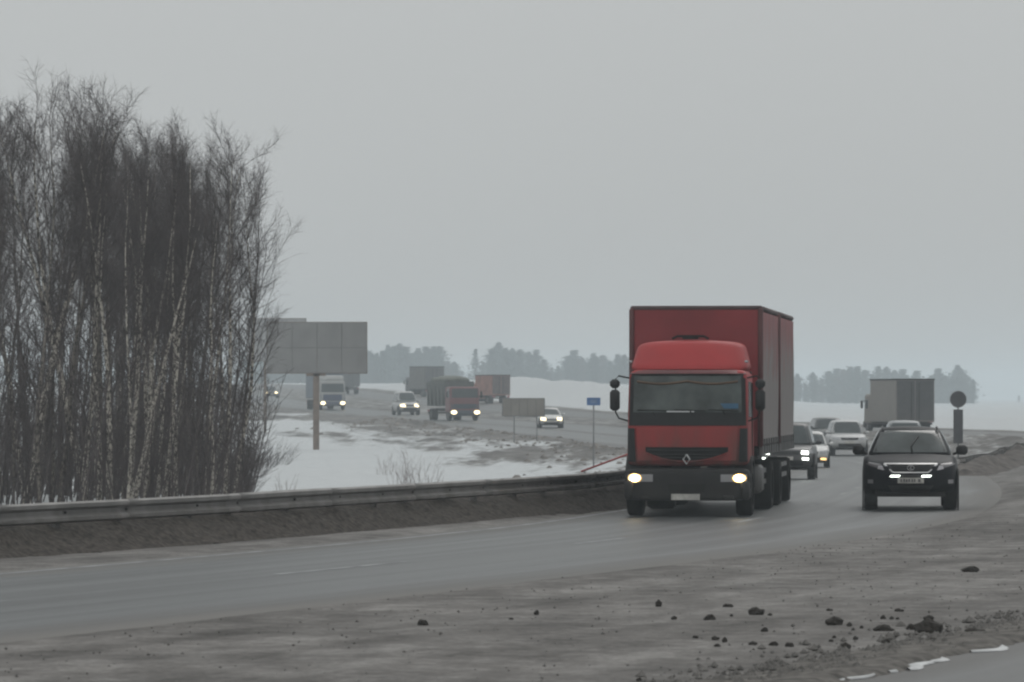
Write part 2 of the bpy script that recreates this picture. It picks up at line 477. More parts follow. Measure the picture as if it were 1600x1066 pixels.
M_GLASS2 = mat('windscreen_glass', (.050, .060, .060), .16, var=.45, scale=1.8, spec=.35)
M_CHROME = mat('chrome', (.5, .5, .5), .3, .9, var=.1)
M_LENS = mat('lamp_lens', (.35, .35, .36), .2, .1, var=.1)
M_LAMP_Y = mat('lit_lamp_warm', (.9, .8, .6), .4, emit=((1.0, .82, .48), 3.2))
M_LAMP_CORE = mat('lit_lamp_core', (.9, .85, .7), .4, emit=((1.0, .84, .55), 14.0))
M_LAMP_HALO = mat('lamp_glare_halo', (.8, .6, .3), .4, emit=((1.0, .62, .22), 1.0))  # emissive colour standing in for the yellow glare around lit headlights
M_LAMP_W = mat('lit_lamp_white', (.9, .9, .9), .4, emit=((.92, 1.0, .90), 5.0))
M_LAMP_O = mat('lit_lamp_orange', (.9, .6, .3), .4, emit=((1.0, .62, .25), 2.2))
M_PLATE = mat('number_plate', (.42, .41, .38), .6, var=.3, scale=9)

# ------------------------------------------------------------------ road plan and terrain
CTRL = [(-47, -75), (-38, -45), (-29.5, -18), (-22, 4), (-17.2, 18), (-12.7, 30.5), (-8.27, 42.6), (-4.1, 54.1), (.1, 66.1), (3.15, 76.5),
        (5.63, 88.9), (7.6, 104), (9.7, 124), (12.3, 151), (14.9, 184), (16.0, 215), (15.0, 250), (10.4, 288), (3.4, 325),
        (-4.5, 360), (-13, 402), (-20.5, 450), (-27.5, 510), (-34.5, 580), (-46, 700), (-62, 860), (-80, 1050)]
def catmull(P_, step=1.5):
    out = []
    Pn = [np.array(p, float) for p in P_]
    for i in range(1, len(Pn) - 2):
        p0, p1, p2, p3 = Pn[i - 1:i + 3]
        n = max(2, int(np.linalg.norm(p2 - p1) / step))
        for k in range(n):
            t = k / n
            out.append(.5 * ((2 * p1) + (-p0 + p2) * t + (2 * p0 - 5 * p1 + 4 * p2 - p3) * t * t + (-p0 + 3 * p1 - 3 * p2 + p3) * t ** 3))
    out.append(Pn[-2]); return np.array(out)
ROAD = catmull(CTRL)
for _ in range(25):
    ROAD[1:-1] = .25 * ROAD[:-2] + .5 * ROAD[1:-1] + .25 * ROAD[2:]
TAN = np.gradient(ROAD, axis=0); TAN /= np.linalg.norm(TAN, axis=1)[:, None]
NRM = np.stack([TAN[:, 1], -TAN[:, 0]], 1)            # to the right when looking away from the camera
ARC = np.concatenate([[0], np.cumsum(np.linalg.norm(np.diff(ROAD, axis=0), axis=1))])
HW, SEP = 3.75, 16.4
_ZY = np.linspace(-3500, 4500, 8001)
_ZV = np.interp(_ZY, [-3500, 300, 345, 390, 430, 470, 555, 650, 850, 1100, 4500], [0, 0, .3, .72, 1.12, 1.5, 2.25, 3.05, 4.5, 5.5, 8])
_k = np.ones(41) / 41
_ZV = np.convolve(np.pad(_ZV, 20, mode='edge'), _k, mode='valid')
def zbase(Y): return np.interp(Y, _ZY, _ZV)
_DV = np.convolve(np.pad(np.interp(_ZY, [105, 144, 187, 229, 270, 300, 330], [0, -.40, -.70, -.74, -.42, -.14, 0]), 12, mode='edge'), np.ones(25) / 25, mode='valid')
def dip(Y): return np.interp(Y, _ZY, _DV)
def zroad(Y): return zbase(Y) + dip(Y)
def near_road(x, y):
    x = np.atleast_1d(np.asarray(x, float)); y = np.atleast_1d(np.asarray(y, float))
    lat = np.empty_like(x); s = np.empty_like(x)
    for a in range(0, len(x), 4000):
        dx = x[a:a + 4000, None] - ROAD[None, :, 0]; dy = y[a:a + 4000, None] - ROAD[None, :, 1]
        i = np.argmin(dx * dx + dy * dy, axis=1)
        r = np.arange(len(i))
        lat[a:a + 4000] = dx[r, i] * NRM[i, 0] + dy[r, i] * NRM[i, 1]
        s[a:a + 4000] = ARC[i] + dx[r, i] * TAN[i, 0] + dy[r, i] * TAN[i, 1]
    return lat, s
def terrain(x, y, full=False):
    x = np.atleast_1d(np.asarray(x, float)); y = np.atleast_1d(np.asarray(y, float))
    lat, s = near_road(x, y)
    ang = np.where(y > 20, x / np.maximum(y, 20), 0)
    right = sstep(.02, .075, ang) * sstep(320, 480, y)
    base = zbase(y) * (1 - .97 * right) + dip(y) * (1 - sstep(HW + .3, HW + 5.0, lat))
    out_r = np.maximum(lat - (SEP + HW), 0); out_l = np.maximum(-lat - HW - 5.2 * sstep(185, 235, y) * (1 - sstep(305, 372, y)), 0)
    z = base.copy()
    n1 = fbm(x * .11, y * .035, 3); n2 = fbm(x * .7, y * .25, 9); n3 = fbm(x * 2.2, y * 1.1, 21)
    far = sstep(95, 140, y)
    z -= (.40 + .25 * sstep(240, 300, y)) * sstep(4.5, 13, out_l) * far * (1 - sstep(520, 700, y))
    z += (n1 - .47) * .55 * sstep(4, 12, out_l) * (.3 + .7 * far)
    # dirt windrow thrown up beside the far bend
    wr = np.exp(-((out_l - 2.6 + 1.4 * (n2 - .5)) / 1.5) ** 2) * sstep(120, 200, y) * (1 - sstep(330, 420, y))
    z += wr * (.16 + .62 * (n2 - .3))
    z += (n3 - .47) * .22 * sstep(.5, 2.5, out_l) * sstep(110, 150, y) * (1 - sstep(9, 16, out_l))
    # field beyond the outbound lanes with a ploughed snow bank
    z += sstep(3, 14, out_r) * (.35 * (n1 - .4)) * sstep(60, 150, y)
    bank = np.exp(-((out_r - 13) / 6.5) ** 2) * sstep(395, 470, y) * (1 - sstep(640, 800, y))
    z += bank * (1.7 + 2.6 * (fbm(x * .09, y * .02, 40) - .45))
    # median: almost level, rougher farther out
    med = (lat > HW) & (lat < SEP - HW)
    mm = np.where(med, np.sin(np.clip((lat - HW) / (SEP - 2 * HW), 0, 1) * math.pi), 0)
    z += mm * (.05 * (n3 - .45) + .10 * sstep(55, 95, y) + (n2 - .42) * .7 * sstep(95, 150, y) * (1 - sstep(260, 320, y)))
    z += mm * .02
    # under the carriageways
    shw = 5.2 * sstep(185, 235, y) * (1 - sstep(305, 372, y))
    ins = (1 - sstep(-.4, .25, -lat - HW - shw)) * (lat < 0) * (shw > .05)
    z = z * (1 - ins) + (zroad(y) - .07) * ins
    for c in (0, SEP):
        inside = 1 - sstep(HW - .75, HW + .15, np.abs(lat - c))
        z = z * (1 - inside) + ((zroad(y) if c == 0 else zbase(y)) - .07) * inside
    # shoulders
    sh = sstep(HW - .1, HW + .4, np.abs(lat)) * (1 - sstep(HW + .6, HW + 2, np.abs(lat)))
    z += sh * .03 * sstep(30, 60, y)
    if not full: return z
    snow = np.zeros_like(z)
    edge = 2.4 + 4.2 * sstep(150, 260, y) * (1 - .5 * sstep(330, 430, y)) + 6 * (fbm(x * .12, y * .05, 61) - .5) * sstep(110, 170, y)
    strk = fbm(lat * .55, s * .045, 71) - .47
    mid = far * (1 - sstep(380, 460, y))
    snow = np.maximum(snow, np.clip(sstep(edge - .8 - 3.2 * mid, edge + 1.6 + 6.5 * mid, out_l) + strk * 2.2 * mid * sstep(.8, 2.5, out_l) * (1 - sstep(9, 15, out_l)), 0, 1))
    snow = np.maximum(snow, sstep(1.0, 5, out_r) * sstep(40, 90, y) * 1.0)
    snow = np.where(med & (y > 200), .30 + .0 * snow, snow)
    snow = np.where(y < 45, np.maximum(snow, sstep(3.5, 6, out_l)), snow)
    return z, snow, lat, s

def road_dir(Y):
    i = int(np.argmin(np.abs(ROAD[:, 1] - Y))); return math.atan2(TAN[i, 0], TAN[i, 1])
def road_off(Y, off):
    """x of the line `off` metres right of the inbound centre, at distance Y"""
    P_ = ROAD + NRM * off
    return float(np.interp(Y, P_[:, 1], P_[:, 0]))
def gz(x, y): return float(terrain(x, y)[0])

# ground: one sheet, fan of rays about the viewpoint, to the horizon
def build_ground():
    a_f = np.linspace(-9.5, 9.5, 230)
    a_c = np.concatenate([np.linspace(10.2, 60, 34), np.linspace(64, 296, 48), np.linspace(300, 349.8, 34)])
    ang = np.radians(np.concatenate([a_f, a_c]))
    dist = np.concatenate([[1.5], np.geomspace(4, 3600, 560)])
    A, D = np.meshgrid(ang, dist)
    x = (D * np.sin(A)).ravel(); y = (D * np.cos(A)).ravel()
    z, snow, lat, s = terrain(x, y, True)
    na, nd = len(ang), len(dist)
    i = np.arange(nd - 1)[:, None] * na; j = np.arange(na)[None, :]; j2 = (j + 1) % na
    quads = np.stack([i + j, i + j2, i + na + j2, i + na + j], -1).reshape(-1, 4)
    me = bpy.data.meshes.new('ground')
    nv, nq = len(x), len(quads)
    me.vertices.add(nv); me.vertices.foreach_set('co', np.stack([x, y, z], 1).astype(np.float32).ravel())
    me.loops.add(nq * 4); me.loops.foreach_set('vertex_index', quads.ravel().astype(np.int32))
    me.polygons.add(nq); me.polygons.foreach_set('loop_start', np.arange(0, nq * 4, 4, dtype=np.int32))
    me.update(calc_edges=True); me.validate()
    me.polygons.foreach_set('use_smooth', [True] * len(me.polygons))
    a = me.attributes.new('snow', 'FLOAT', 'POINT'); a.data.foreach_set('value', snow.astype(np.float32))
    uv = me.uv_layers.new(name='road')
    vi = np.empty(len(me.loops), np.int32); me.loops.foreach_get('vertex_index', vi)
    uv.data.foreach_set('uv', np.stack([lat[vi], s[vi]], 1).astype(np.float32).ravel())
    me.materials.append(M_GROUND)
    me.flip_normals()
    o = link('ground', me); o['kind'] = 'structure'
    o['label'] = 'snow fields and bare grey dirt verges beside the road'
build_ground()

def strip(name, off0, off1, y0, y1, lift, m, ncol=8, wob=0.0, seed=0, kind='structure', dash=None, label=None, zf=zroad):
    i0 = int(np.argmin(np.abs(ROAD[:, 1] - y0))); i1 = int(np.argmin(np.abs(ROAD[:, 1] - y1)))
    V = []; UV = []; Fc = []; n = ncol + 1
    for i in range(i0, i1 + 1):
        e = wob * (vnoise(ARC[i] * .7, 0, seed) - .5) if wob else 0
        e2 = wob * (vnoise(ARC[i] * .6, 5, seed + 3) - .5) if wob else 0
        for k in range(n):
            t = k / ncol; off = (off0 + e) * (1 - t) + (off1 + e2) * t
            p = ROAD[i] + NRM[i] * off
            V.append((p[0], p[1], float(zf(p[1])) + lift)); UV.append((off, ARC[i]))
    for r in range(i1 - i0):
        if dash and (ARC[i0 + r] % dash[1]) > dash[0]: continue
        for k in range(ncol):
            a = r * n + k; Fc.append((a, a + 1, a + n + 1, a + n))
    me = bpy.data.meshes.new(name); me.from_pydata(V, [], Fc)
    uv = me.uv_layers.new(name='road')
    for li, lp in enumerate(me.loops): uv.data[li].uv = UV[lp.vertex_index]
    me.materials.append(m); me.update()
    me.polygons.foreach_set('use_smooth', [True] * len(me.polygons))
    o = link(name, me); o['kind'] = kind
    if label: o['label'] = label
    return o
r1 = strip('road', -HW - .1, HW + .1, -60, 1000, 0.0, M_ASPH, 10, label='grey asphalt lanes of the highway coming towards the viewer')
# uv of the second carriageway is measured from its own middle
r2 = strip('road', SEP - HW - .1, SEP + HW + .1, -60, 1000, 0.0, M_WET, 10, label='damp asphalt lanes of the highway leading away', zf=zbase)
for d_ in r2.data.uv_layers[0].data: d_.uv = (d_.uv[0] - SEP, d_.uv[1])
r3 = strip('median_pavement', HW - .05, SEP - HW + .05, 262, 900, -.012, M_ASPH, 10, label='paved strip between the two carriageways on the far bend', zf=zbase)
for d_ in r3.data.uv_layers[0].data: d_.uv = ((d_.uv[0] - SEP / 2) * .6, d_.uv[1])
def shoulder():
    V = []; UV = []; Fc = []; idx = [i for i in range(len(ROAD)) if 185 < ROAD[i, 1] < 372]
    for i in idx:
        y_ = ROAD[i, 1]; wd = 5.2 * float(sstep(185, 235, y_) * (1 - sstep(305, 372, y_))) + .12
        for k in range(6):
            off = -HW - wd * k / 5 + .02; p = ROAD[i] + NRM[i] * off
            V.append((p[0], p[1], float(zroad(p[1])) - .010 + .02 * k / 5)); UV.append((-1.0 - 2.2 * k / 5, ARC[i]))
    for r in range(len(idx) - 1):
        for k in range(5):
            a = r * 6 + k; Fc.append((a, a + 1, a + 7, a + 6))
    me = bpy.data.meshes.new('paved_shoulder'); me.from_pydata(V, [], Fc); uv = me.uv_layers.new(name='road')
    for li, lp in enumerate(me.loops): uv.data[li].uv = UV[lp.vertex_index]
    me.materials.append(M_ASPH); me.update(); me.flip_normals()
    o = link('paved_shoulder', me); o['kind'] = 'structure'; o['label'] = 'paved shoulder on the inside of the far bend'
shoulder()
strip('road_marking', -HW + .3, -HW + .42, 40, 420, .004, M_LINE, 1, label='worn white edge line on the guardrail side', wob=.05)
strip('road_marking', -.06, .06, 40, 420, .004, M_LINE, 1, dash=(3.2, 12), label='worn white lane dashes')

# ------------------------------------------------------------------ guardrails
WPROF = [(-.01, 0), (.035, .03), (.035, .085), (-.03, .125), (-.03, .185), (.035, .225), (.035, .28), (-.01, .31)]  # (towards the road, height)
def guardrail(name, pts, label, top=.72, seg=4.0, follow=False):
    P_ = catmull([pts[0]] + list(pts) + [pts[-1]], .5)
    for _ in range(6): P_[1:-1] = .25 * P_[:-2] + .5 * P_[1:-1] + .25 * P_[2:]
    T = np.gradient(P_, axis=0); T /= np.linalg.norm(T, axis=1)[:, None]
    Nn = np.stack([T[:, 1], -T[:, 0]], 1)
    S = np.concatenate([[0], np.cumsum(np.linalg.norm(np.diff(P_, axis=0), axis=1))])
    root = empty(name, (float(P_[0, 0]), float(P_[0, 1]), 0), 0, label, 'guardrail')
    ox, oy = P_[0]
    def pt(s_):
        i = min(int(np.searchsorted(S, s_)), len(S) - 1)
        return P_[i], T[i], Nn[i]
    def zt(s_): return top + .05 * (vnoise(s_ * .16, 3.3, 5) - .5) + (gz(float(np.interp(s_, S, P_[:, 0])), float(np.interp(s_, S, P_[:, 1]))) if follow else 0)
    n = int(S[-1] / seg)
    for k in range(n):
        V = []; Fc = []; cnt = 0
        for q in range(11):
            s_ = k * seg + (seg + .12) * q / 10
            p, t, nn = pt(min(s_, S[-1]))
            lapp = .006 if q == 0 else 0.0
            dent = .05 * (vnoise(s_ * .45, 1.7, 8) - .5)
            for (o_, h_) in WPROF:
                V.append((p[0] + nn[0] * (o_ + dent - lapp) - ox, p[1] + nn[1] * (o_ + dent - lapp) - oy, zt(s_) - .31 + h_))
        w = len(WPROF)
        for q in range(10):
            for j in range(w - 1):
                a = q * w + j; Fc.append((a, a + 1, a + w + 1, a + w))
        mb = MB(); mb.add(V, Fc)
        b = mb.build('beam', M_RAIL, root, True, 40)
        sm = b.modifiers.new('sheet', 'SOLIDIFY'); sm.thickness = .006
        for e in (0.0, .5):
            s_ = k * seg + e * seg + .25
            if s_ > S[-1]: continue
            p, t, nn = pt(s_)
            yaw = math.atan2(t[1], t[0])
            z1 = zt(s_)
            po = MB(); c = (p[0] - nn[0] * .20 - ox, p[1] - nn[1] * .20 - oy, z1 - .72)
            po.box(c, (.12, .10, 1.40), yaw)
            post = po.build('post', M_POST, root)
            bl = MB(); bl.box((p[0] - nn[0] * .095 - ox, p[1] - nn[1] * .095 - oy, z1 - .155), (.10, .12, .20), yaw)
            bl.build('spacer', M_POST, root)
            bt = MB(); bt.box((p[0] + nn[0] * -.018 - ox, p[1] + nn[1] * -.018 - oy, z1 - .155), (.05, .03, .035), yaw, bev=.008)
            bt.build('bolt', M_BOLT, root)
    return P_, T, Nn, S
RAIL_PTS = [(-19.5, 34), (-15.2, 45), (-11.2, 54.5), (-7.35, 63.8), (-4.5, 70.9), (-1.25, 80.4), (1.75, 91), (3.3, 104), (5.1, 124), (7.6, 151)]
RP, RT, RN, RS = guardrail('guardrail', RAIL_PTS, 'long dented grey steel guardrail sweeping round the inside of the bend at left', .73)
def right_rail():
    pts = [(26.5, 206), (23.2, 193), (20.0, 180), (17.7, 170), (16.3, 163)]
    return guardrail('guardrail', pts, 'short steel guardrail on the dirt median behind the black SUV', .66, follow=True)
RRAIL = right_rail()

# dark soil bank heaped under and behind the near rail
def soil_bank(P_, S_, N_, top, m, label, seed, lumps=1.0, follow=False):
    V = []; Fc = []
    prof = [(.75, -.08), (.42, .10), (.20, .30), (.02, .46), (-.18, .58), (-.45, .66), (-.8, .60), (-1.3, .25), (-2.4, -.5)]
    po = np.linspace(0, 1, 26); pk = np.linspace(0, 1, len(prof))
    PO = np.interp(po, pk, [p[0] for p in prof]); PZ = np.interp(po, pk, [p[1] for p in prof])
    ss = np.arange(0, S_[-1], .16)
    X_, Y_ = np.interp(ss, S_, P_[:, 0]), np.interp(ss, S_, P_[:, 1])
    NX, NY = np.interp(ss, S_, N_[:, 0]), np.interp(ss, S_, N_[:, 1])
    for i in range(len(ss)):
        h = top * (1.0 + .4 * (float(fbm(ss[i] * .35, 1, seed)) - .45)) * (max(0.0, min(1.0, ss[i] / 3, (S_[-1] - ss[i]) / 3)) if follow else 1.0)
        rr = fbm(ss[i] * 3.1 + 0 * PO, PO * 4.0, seed + 4)
        r2_ = fbm(ss[i] * .8 + 0 * PO, PO * 1.5, seed + 9)
        crest = np.exp(-((PO + .55) / .35) ** 2)
        lump = np.maximum(0, vnoise(ss[i] * 1.3 + 0 * PO, PO * 1.2, seed + 12) - .6) * crest * lumps
        zz = PZ * h + .16 * (rr - .47) + .16 * (r2_ - .47) + .5 * lump
        oo = PO + .12 * (fbm(ss[i] * 2.3 + 0 * PO, PO * 3 + 9, seed + 31) - .47)
        if follow: zz = zz + terrain(X_[i] + NX[i] * oo, Y_[i] + NY[i] * oo) - .02
        for k in range(26):
            V.append((X_[i] + NX[i] * oo[k], Y_[i] + NY[i] * oo[k], float(zz[k])))
    w = 26
    for r in range(len(ss) - 1):
        for k in range(w - 1):
            a = r * w + k; Fc.append((a, a + 1, a + w + 1, a + w))
    mb = MB(); mb.add(V, Fc)
    o = mb.build('soil_bank', m, None, True); o['kind'] = 'structure'
    o['label'] = label
soil_bank(RP, RS, RN, .68, M_BANK, 'low bank of dark frozen soil under the left guardrail', 77)
_p = catmull([(32, 226), (29.5, 217), (26.5, 206), (23.2, 193), (20.0, 180), (17.7, 170), (16.0, 161.5), (14.9, 155), (14.4, 152)], .5)
_t = np.gradient(_p, axis=0); _t /= np.linalg.norm(_t, axis=1)[:, None]
soil_bank(_p, np.concatenate([[0], np.cumsum(np.linalg.norm(np.diff(_p, axis=0), axis=1))]), np.stack([_t[:, 1], -_t[:, 0]], 1), .72, mat('brown_soil_bank', (.11, .098, .09), .95, var=.45, scale=2.5, bump=.8, spec=.1), 'brown soil heaped under the short guardrail on the median', 43, 1.2, True)

# ------------------------------------------------------------------ vehicles: shared pieces
def wheel(parent, c, r, w, side, n=24):
    """c = hub centre, side = +1 outer face towards +x"""
    t = MB()
    t.lathe_x([(-w / 2, r * .62), (-w / 2, r * .93), (-w * .38, r), (w * .38, r), (w / 2, r * .93), (w / 2, r * .62)], c, n)
    ty = t.build('wheel', M_TYRE, parent, True, 50)
    m = MB()
    x1 = side * w * .40
    m.lathe_x([(x1, r * .63), (x1 - side * .03, r * .52), (x1 - side * .05, r * .2), (x1 - side * .01, r * .16), (x1 - side * .01, .001)], c, n)
    m.build('rim', M_RIM, ty, True, 40)
    return ty

def interp1(tab):
    xs = [p[0] for p in tab]; ys = [p[1] for p in tab]
    return lambda v: float(np.interp(v, xs, ys))

def make_car(name, paint, P, label, lamps=None, detail=False, group=None):
    """front at y = 0 facing -y. P: L, W, H, belt, hood table, cab table, wheel r, track, clearance"""
    root = empty(name, (0, 0, 0), 0, label, P.get('cat', 'car'), group)
    L, W, H = P['L'], P['W'], P['H']; zb = P.get('zb', .26)
    top = interp1(P['hood'])
    bulge = P.get('bulge', .28)
    def lw(a, b, c):
        v = (b + 1) / 2; y = v * L
        t = (c + 1) / 2
        fr = max(0, 1 - v * 3.2); rr = max(0, (v - .8) * 5)
        xs = W / 2 * (1 - P.get('taper', .07) * fr ** 2 - .08 * rr ** 2) * (1 - .05 * abs(t - .45))
        y += bulge * a * a * fr + .12 * (t - .4) ** 2 * 4 * fr
        z = zb + (.08 * max(0, 1 - v * 8)) * (1 - t) + t * (top(min(max(y, 0), L)) - zb) - .05 * a * a * t
        return (a * xs, y, z)
    low = Shell(lw, P.get('p', 6), (22, 30, 12))
    low.body().build('body', paint, root, True)
    wb, wr = P['wb'], P['wr']; zr = H; zl = P['belt'] - .08
    yfb, yft, yrt, yrb = P['cab']
    def gw(a, b, c):
        t = (c + 1) / 2; v = (b + 1) / 2
        yf = yfb + (yft - yfb) * t; yr = yrb + (yrt - yrb) * t
        y = yf + (yr - yf) * v
        hw = wb + (wr - wb) * t ** 1.25
        y += .16 * a * a * (1 - v)
        return (a * hw, y, zl + t * (zr - zl) - .035 * a * a * t)
    gh = Shell(gw, 9, (18, 18, 10))
    gh.body().build('roof', paint, root, True)
    zt = zr - (zr - zl) * .13; zs = P['belt'] + .015
    def hwat(z, f): t = (z - zl) / (zr - zl); return (wb + (wr - wb) * t ** 1.25) * f
    q = [(-hwat(zs, .90), zs), (hwat(zs, .90), zs), (hwat(zt, .90), zt), (-hwat(zt, .90), zt)]
    gl = MB(); gh.patch(gl, 'y', -1, q, .012, (12, 6)); gl.build('windscreen', P.get('glass', M_GLASS), root, True, 40)
    gl = MB(); gh.patch(gl, 'y', 1, q, .012, (8, 4)); gl.build('rear_window', M_GLASS, root, True, 40)
    for sx in (-1, 1):
        ya, yb2 = yfb + .42 * (yft - yfb) + .22, yrb + .4 * (yrt - yrb) - .2
        yc, yd = yft + .18, yrt - .12
        ym = (ya + yb2) / 2
        for (u0, u1, t0, t1) in ((ya, ym - .04, yc, ym - .04), (ym + .04, yb2, ym + .04, yd)):
            sw = MB(); gh.patch(sw, 'x', sx, [(u0, zs + .02), (u1, zs + .02), (t1, zt - .02), (t0, zt - .02)], .010, (6, 4))
            sw.build('side_window', M_GLASS, root, True, 40)
    # front
    gq = P['grille']
    g = MB(); low.patch(g, 'y', -1, gq, .014, (8, 4)); gr = g.build('grille', M_BLACKPL, root, True, 40)
    if P.get('chrome'):
        for e in P['chrome']:
            m = MB(); low.patch(m, 'y', -1, e, .026, (6, 1), .04); m.build('trim', M_CHROME, gr, True, 40)
    g = MB(); low.patch(g, 'y', -1, P['intake'], .012, (8, 3)); g.build('air_intake', M_BLACKPL, root, True, 40)
    for sx in (-1, 1):
        hq = [(sx * x, z) for x, z in P['lamp']]
        if sx > 0: hq = [hq[1], hq[0], hq[3], hq[2]]
        m = MB(); low.patch(m, 'y', -1, hq, .014, (6, 3)); h = m.build('headlight', M_LENS if not P.get('dark_lens') else mat('smoked_lens', (.10, .095, .10), .25), root, True, 40)
        if P.get('fog'):
            x, z, r = P['fog']
            m = MB(); low.patch(m, 'y', -1, [(sx * x - r, z - r * .7), (sx * x + r, z - r * .7), (sx * x + r, z + r * .7), (sx * x - r, z + r * .7)], .016, (3, 3)); m.build('fog_lamp', M_LENS, root, True, 40)
        mi = MB()
        mx, mz = P['mirror']
        ymr = yfb + .30
        mi.box((sx * mx, ymr, mz), (P.get('mw', .19), .12, P.get('mw', .19) * .82), 0, 0, .05)
        mir = mi.build('mirror', P.get('mirror_mat', paint), root, True, 60)
        st = MB(); st.tube([(sx * (mx - .07), ymr, mz - .05), (sx * (W / 2 * .90), ymr + .06, P['belt'] - .02)], .028, 6); st.build('mirror_stalk', M_BLACKPL, mir, True)
    for (x, z, w_, h_, m_) in (lamps or []):
        m = MB(); low.patch(m, 'y', -1, [(x - w_ / 2, z - h_ * .35), (x + w_ / 2, z - h_ * .5), (x + w_ / 2, z + h_ * .35), (x - w_ / 2, z + h_ * .5)], .034, (4, 2)); m.build('lit_lamp', m_, root, True, 40)
    pz, pw = P['plate']
    m = MB(); low.patch(m, 'y', -1, [(-pw / 2, pz - .055), (pw / 2, pz - .055), (pw / 2, pz + .055), (-pw / 2, pz + .055)], .036, (3, 1)); m.build('number_plate', M_PLATE, root)
    # rear
    for sx in (-1, 1):
        m = MB(); low.patch(m, 'y', 1, [(sx * W * .36 - .1, P['belt'] - .3), (sx * W * .36 + .1, P['belt'] - .3), (sx * W * .36 + .1, P['belt'] - .12), (sx * W * .36 - .1, P['belt'] - .12)], .012, (2, 2))
        m.build('tail_lamp', mat('tail_lamp', (.25, .02, .02), .35), root)
    r, tw = P['wheel']; tr = P['track']
    for yy in (P['axle'][0], P['axle'][1]):
        for sx in (-1, 1):
            arch = MB(); arch.lathe_x([(-.01, .001), (-.01, r * 1.16), (.014, r * 1.16), (.014, .001)], (sx * (W / 2 * .985), yy, r + .02), 24)
            arch.build('wheel_arch', M_BLACKPL, root)
            wheel(root, (sx * tr, yy, r), r, tw, sx)
    under = MB(); under.box((0, L / 2, zb + .06), (W * .72, L * .86, .16)); under.build('underbody', M_CHASSIS, root)
    if P.get('rails'):
        for sx in (-1, 1):
            m = MB(); m.tube([(sx * wr * .93, yft + .1, zr - .05), (sx * wr * .93, yft + .5, zr - .01), (sx * wr * .93, yrt - .5, zr - .01), (sx * wr * .93, yrt - .2, zr - .04)],   .014, 6)
            m.build('roof_rail', M_RIM, root, True)
    root['_'] = 0; del root['_']
    return root, low, gh

def place(root, px, d, yaw=None, away=False, off=None, z=None):
    th = road_dir(d) if yaw is None else yaw
    x = at(px, d)
    root.location = (x, d, (float(zroad(d)) if z is None else z) + .004)
    root.rotation_euler = (0, 0, (math.pi - th) if away else -th)
    return root

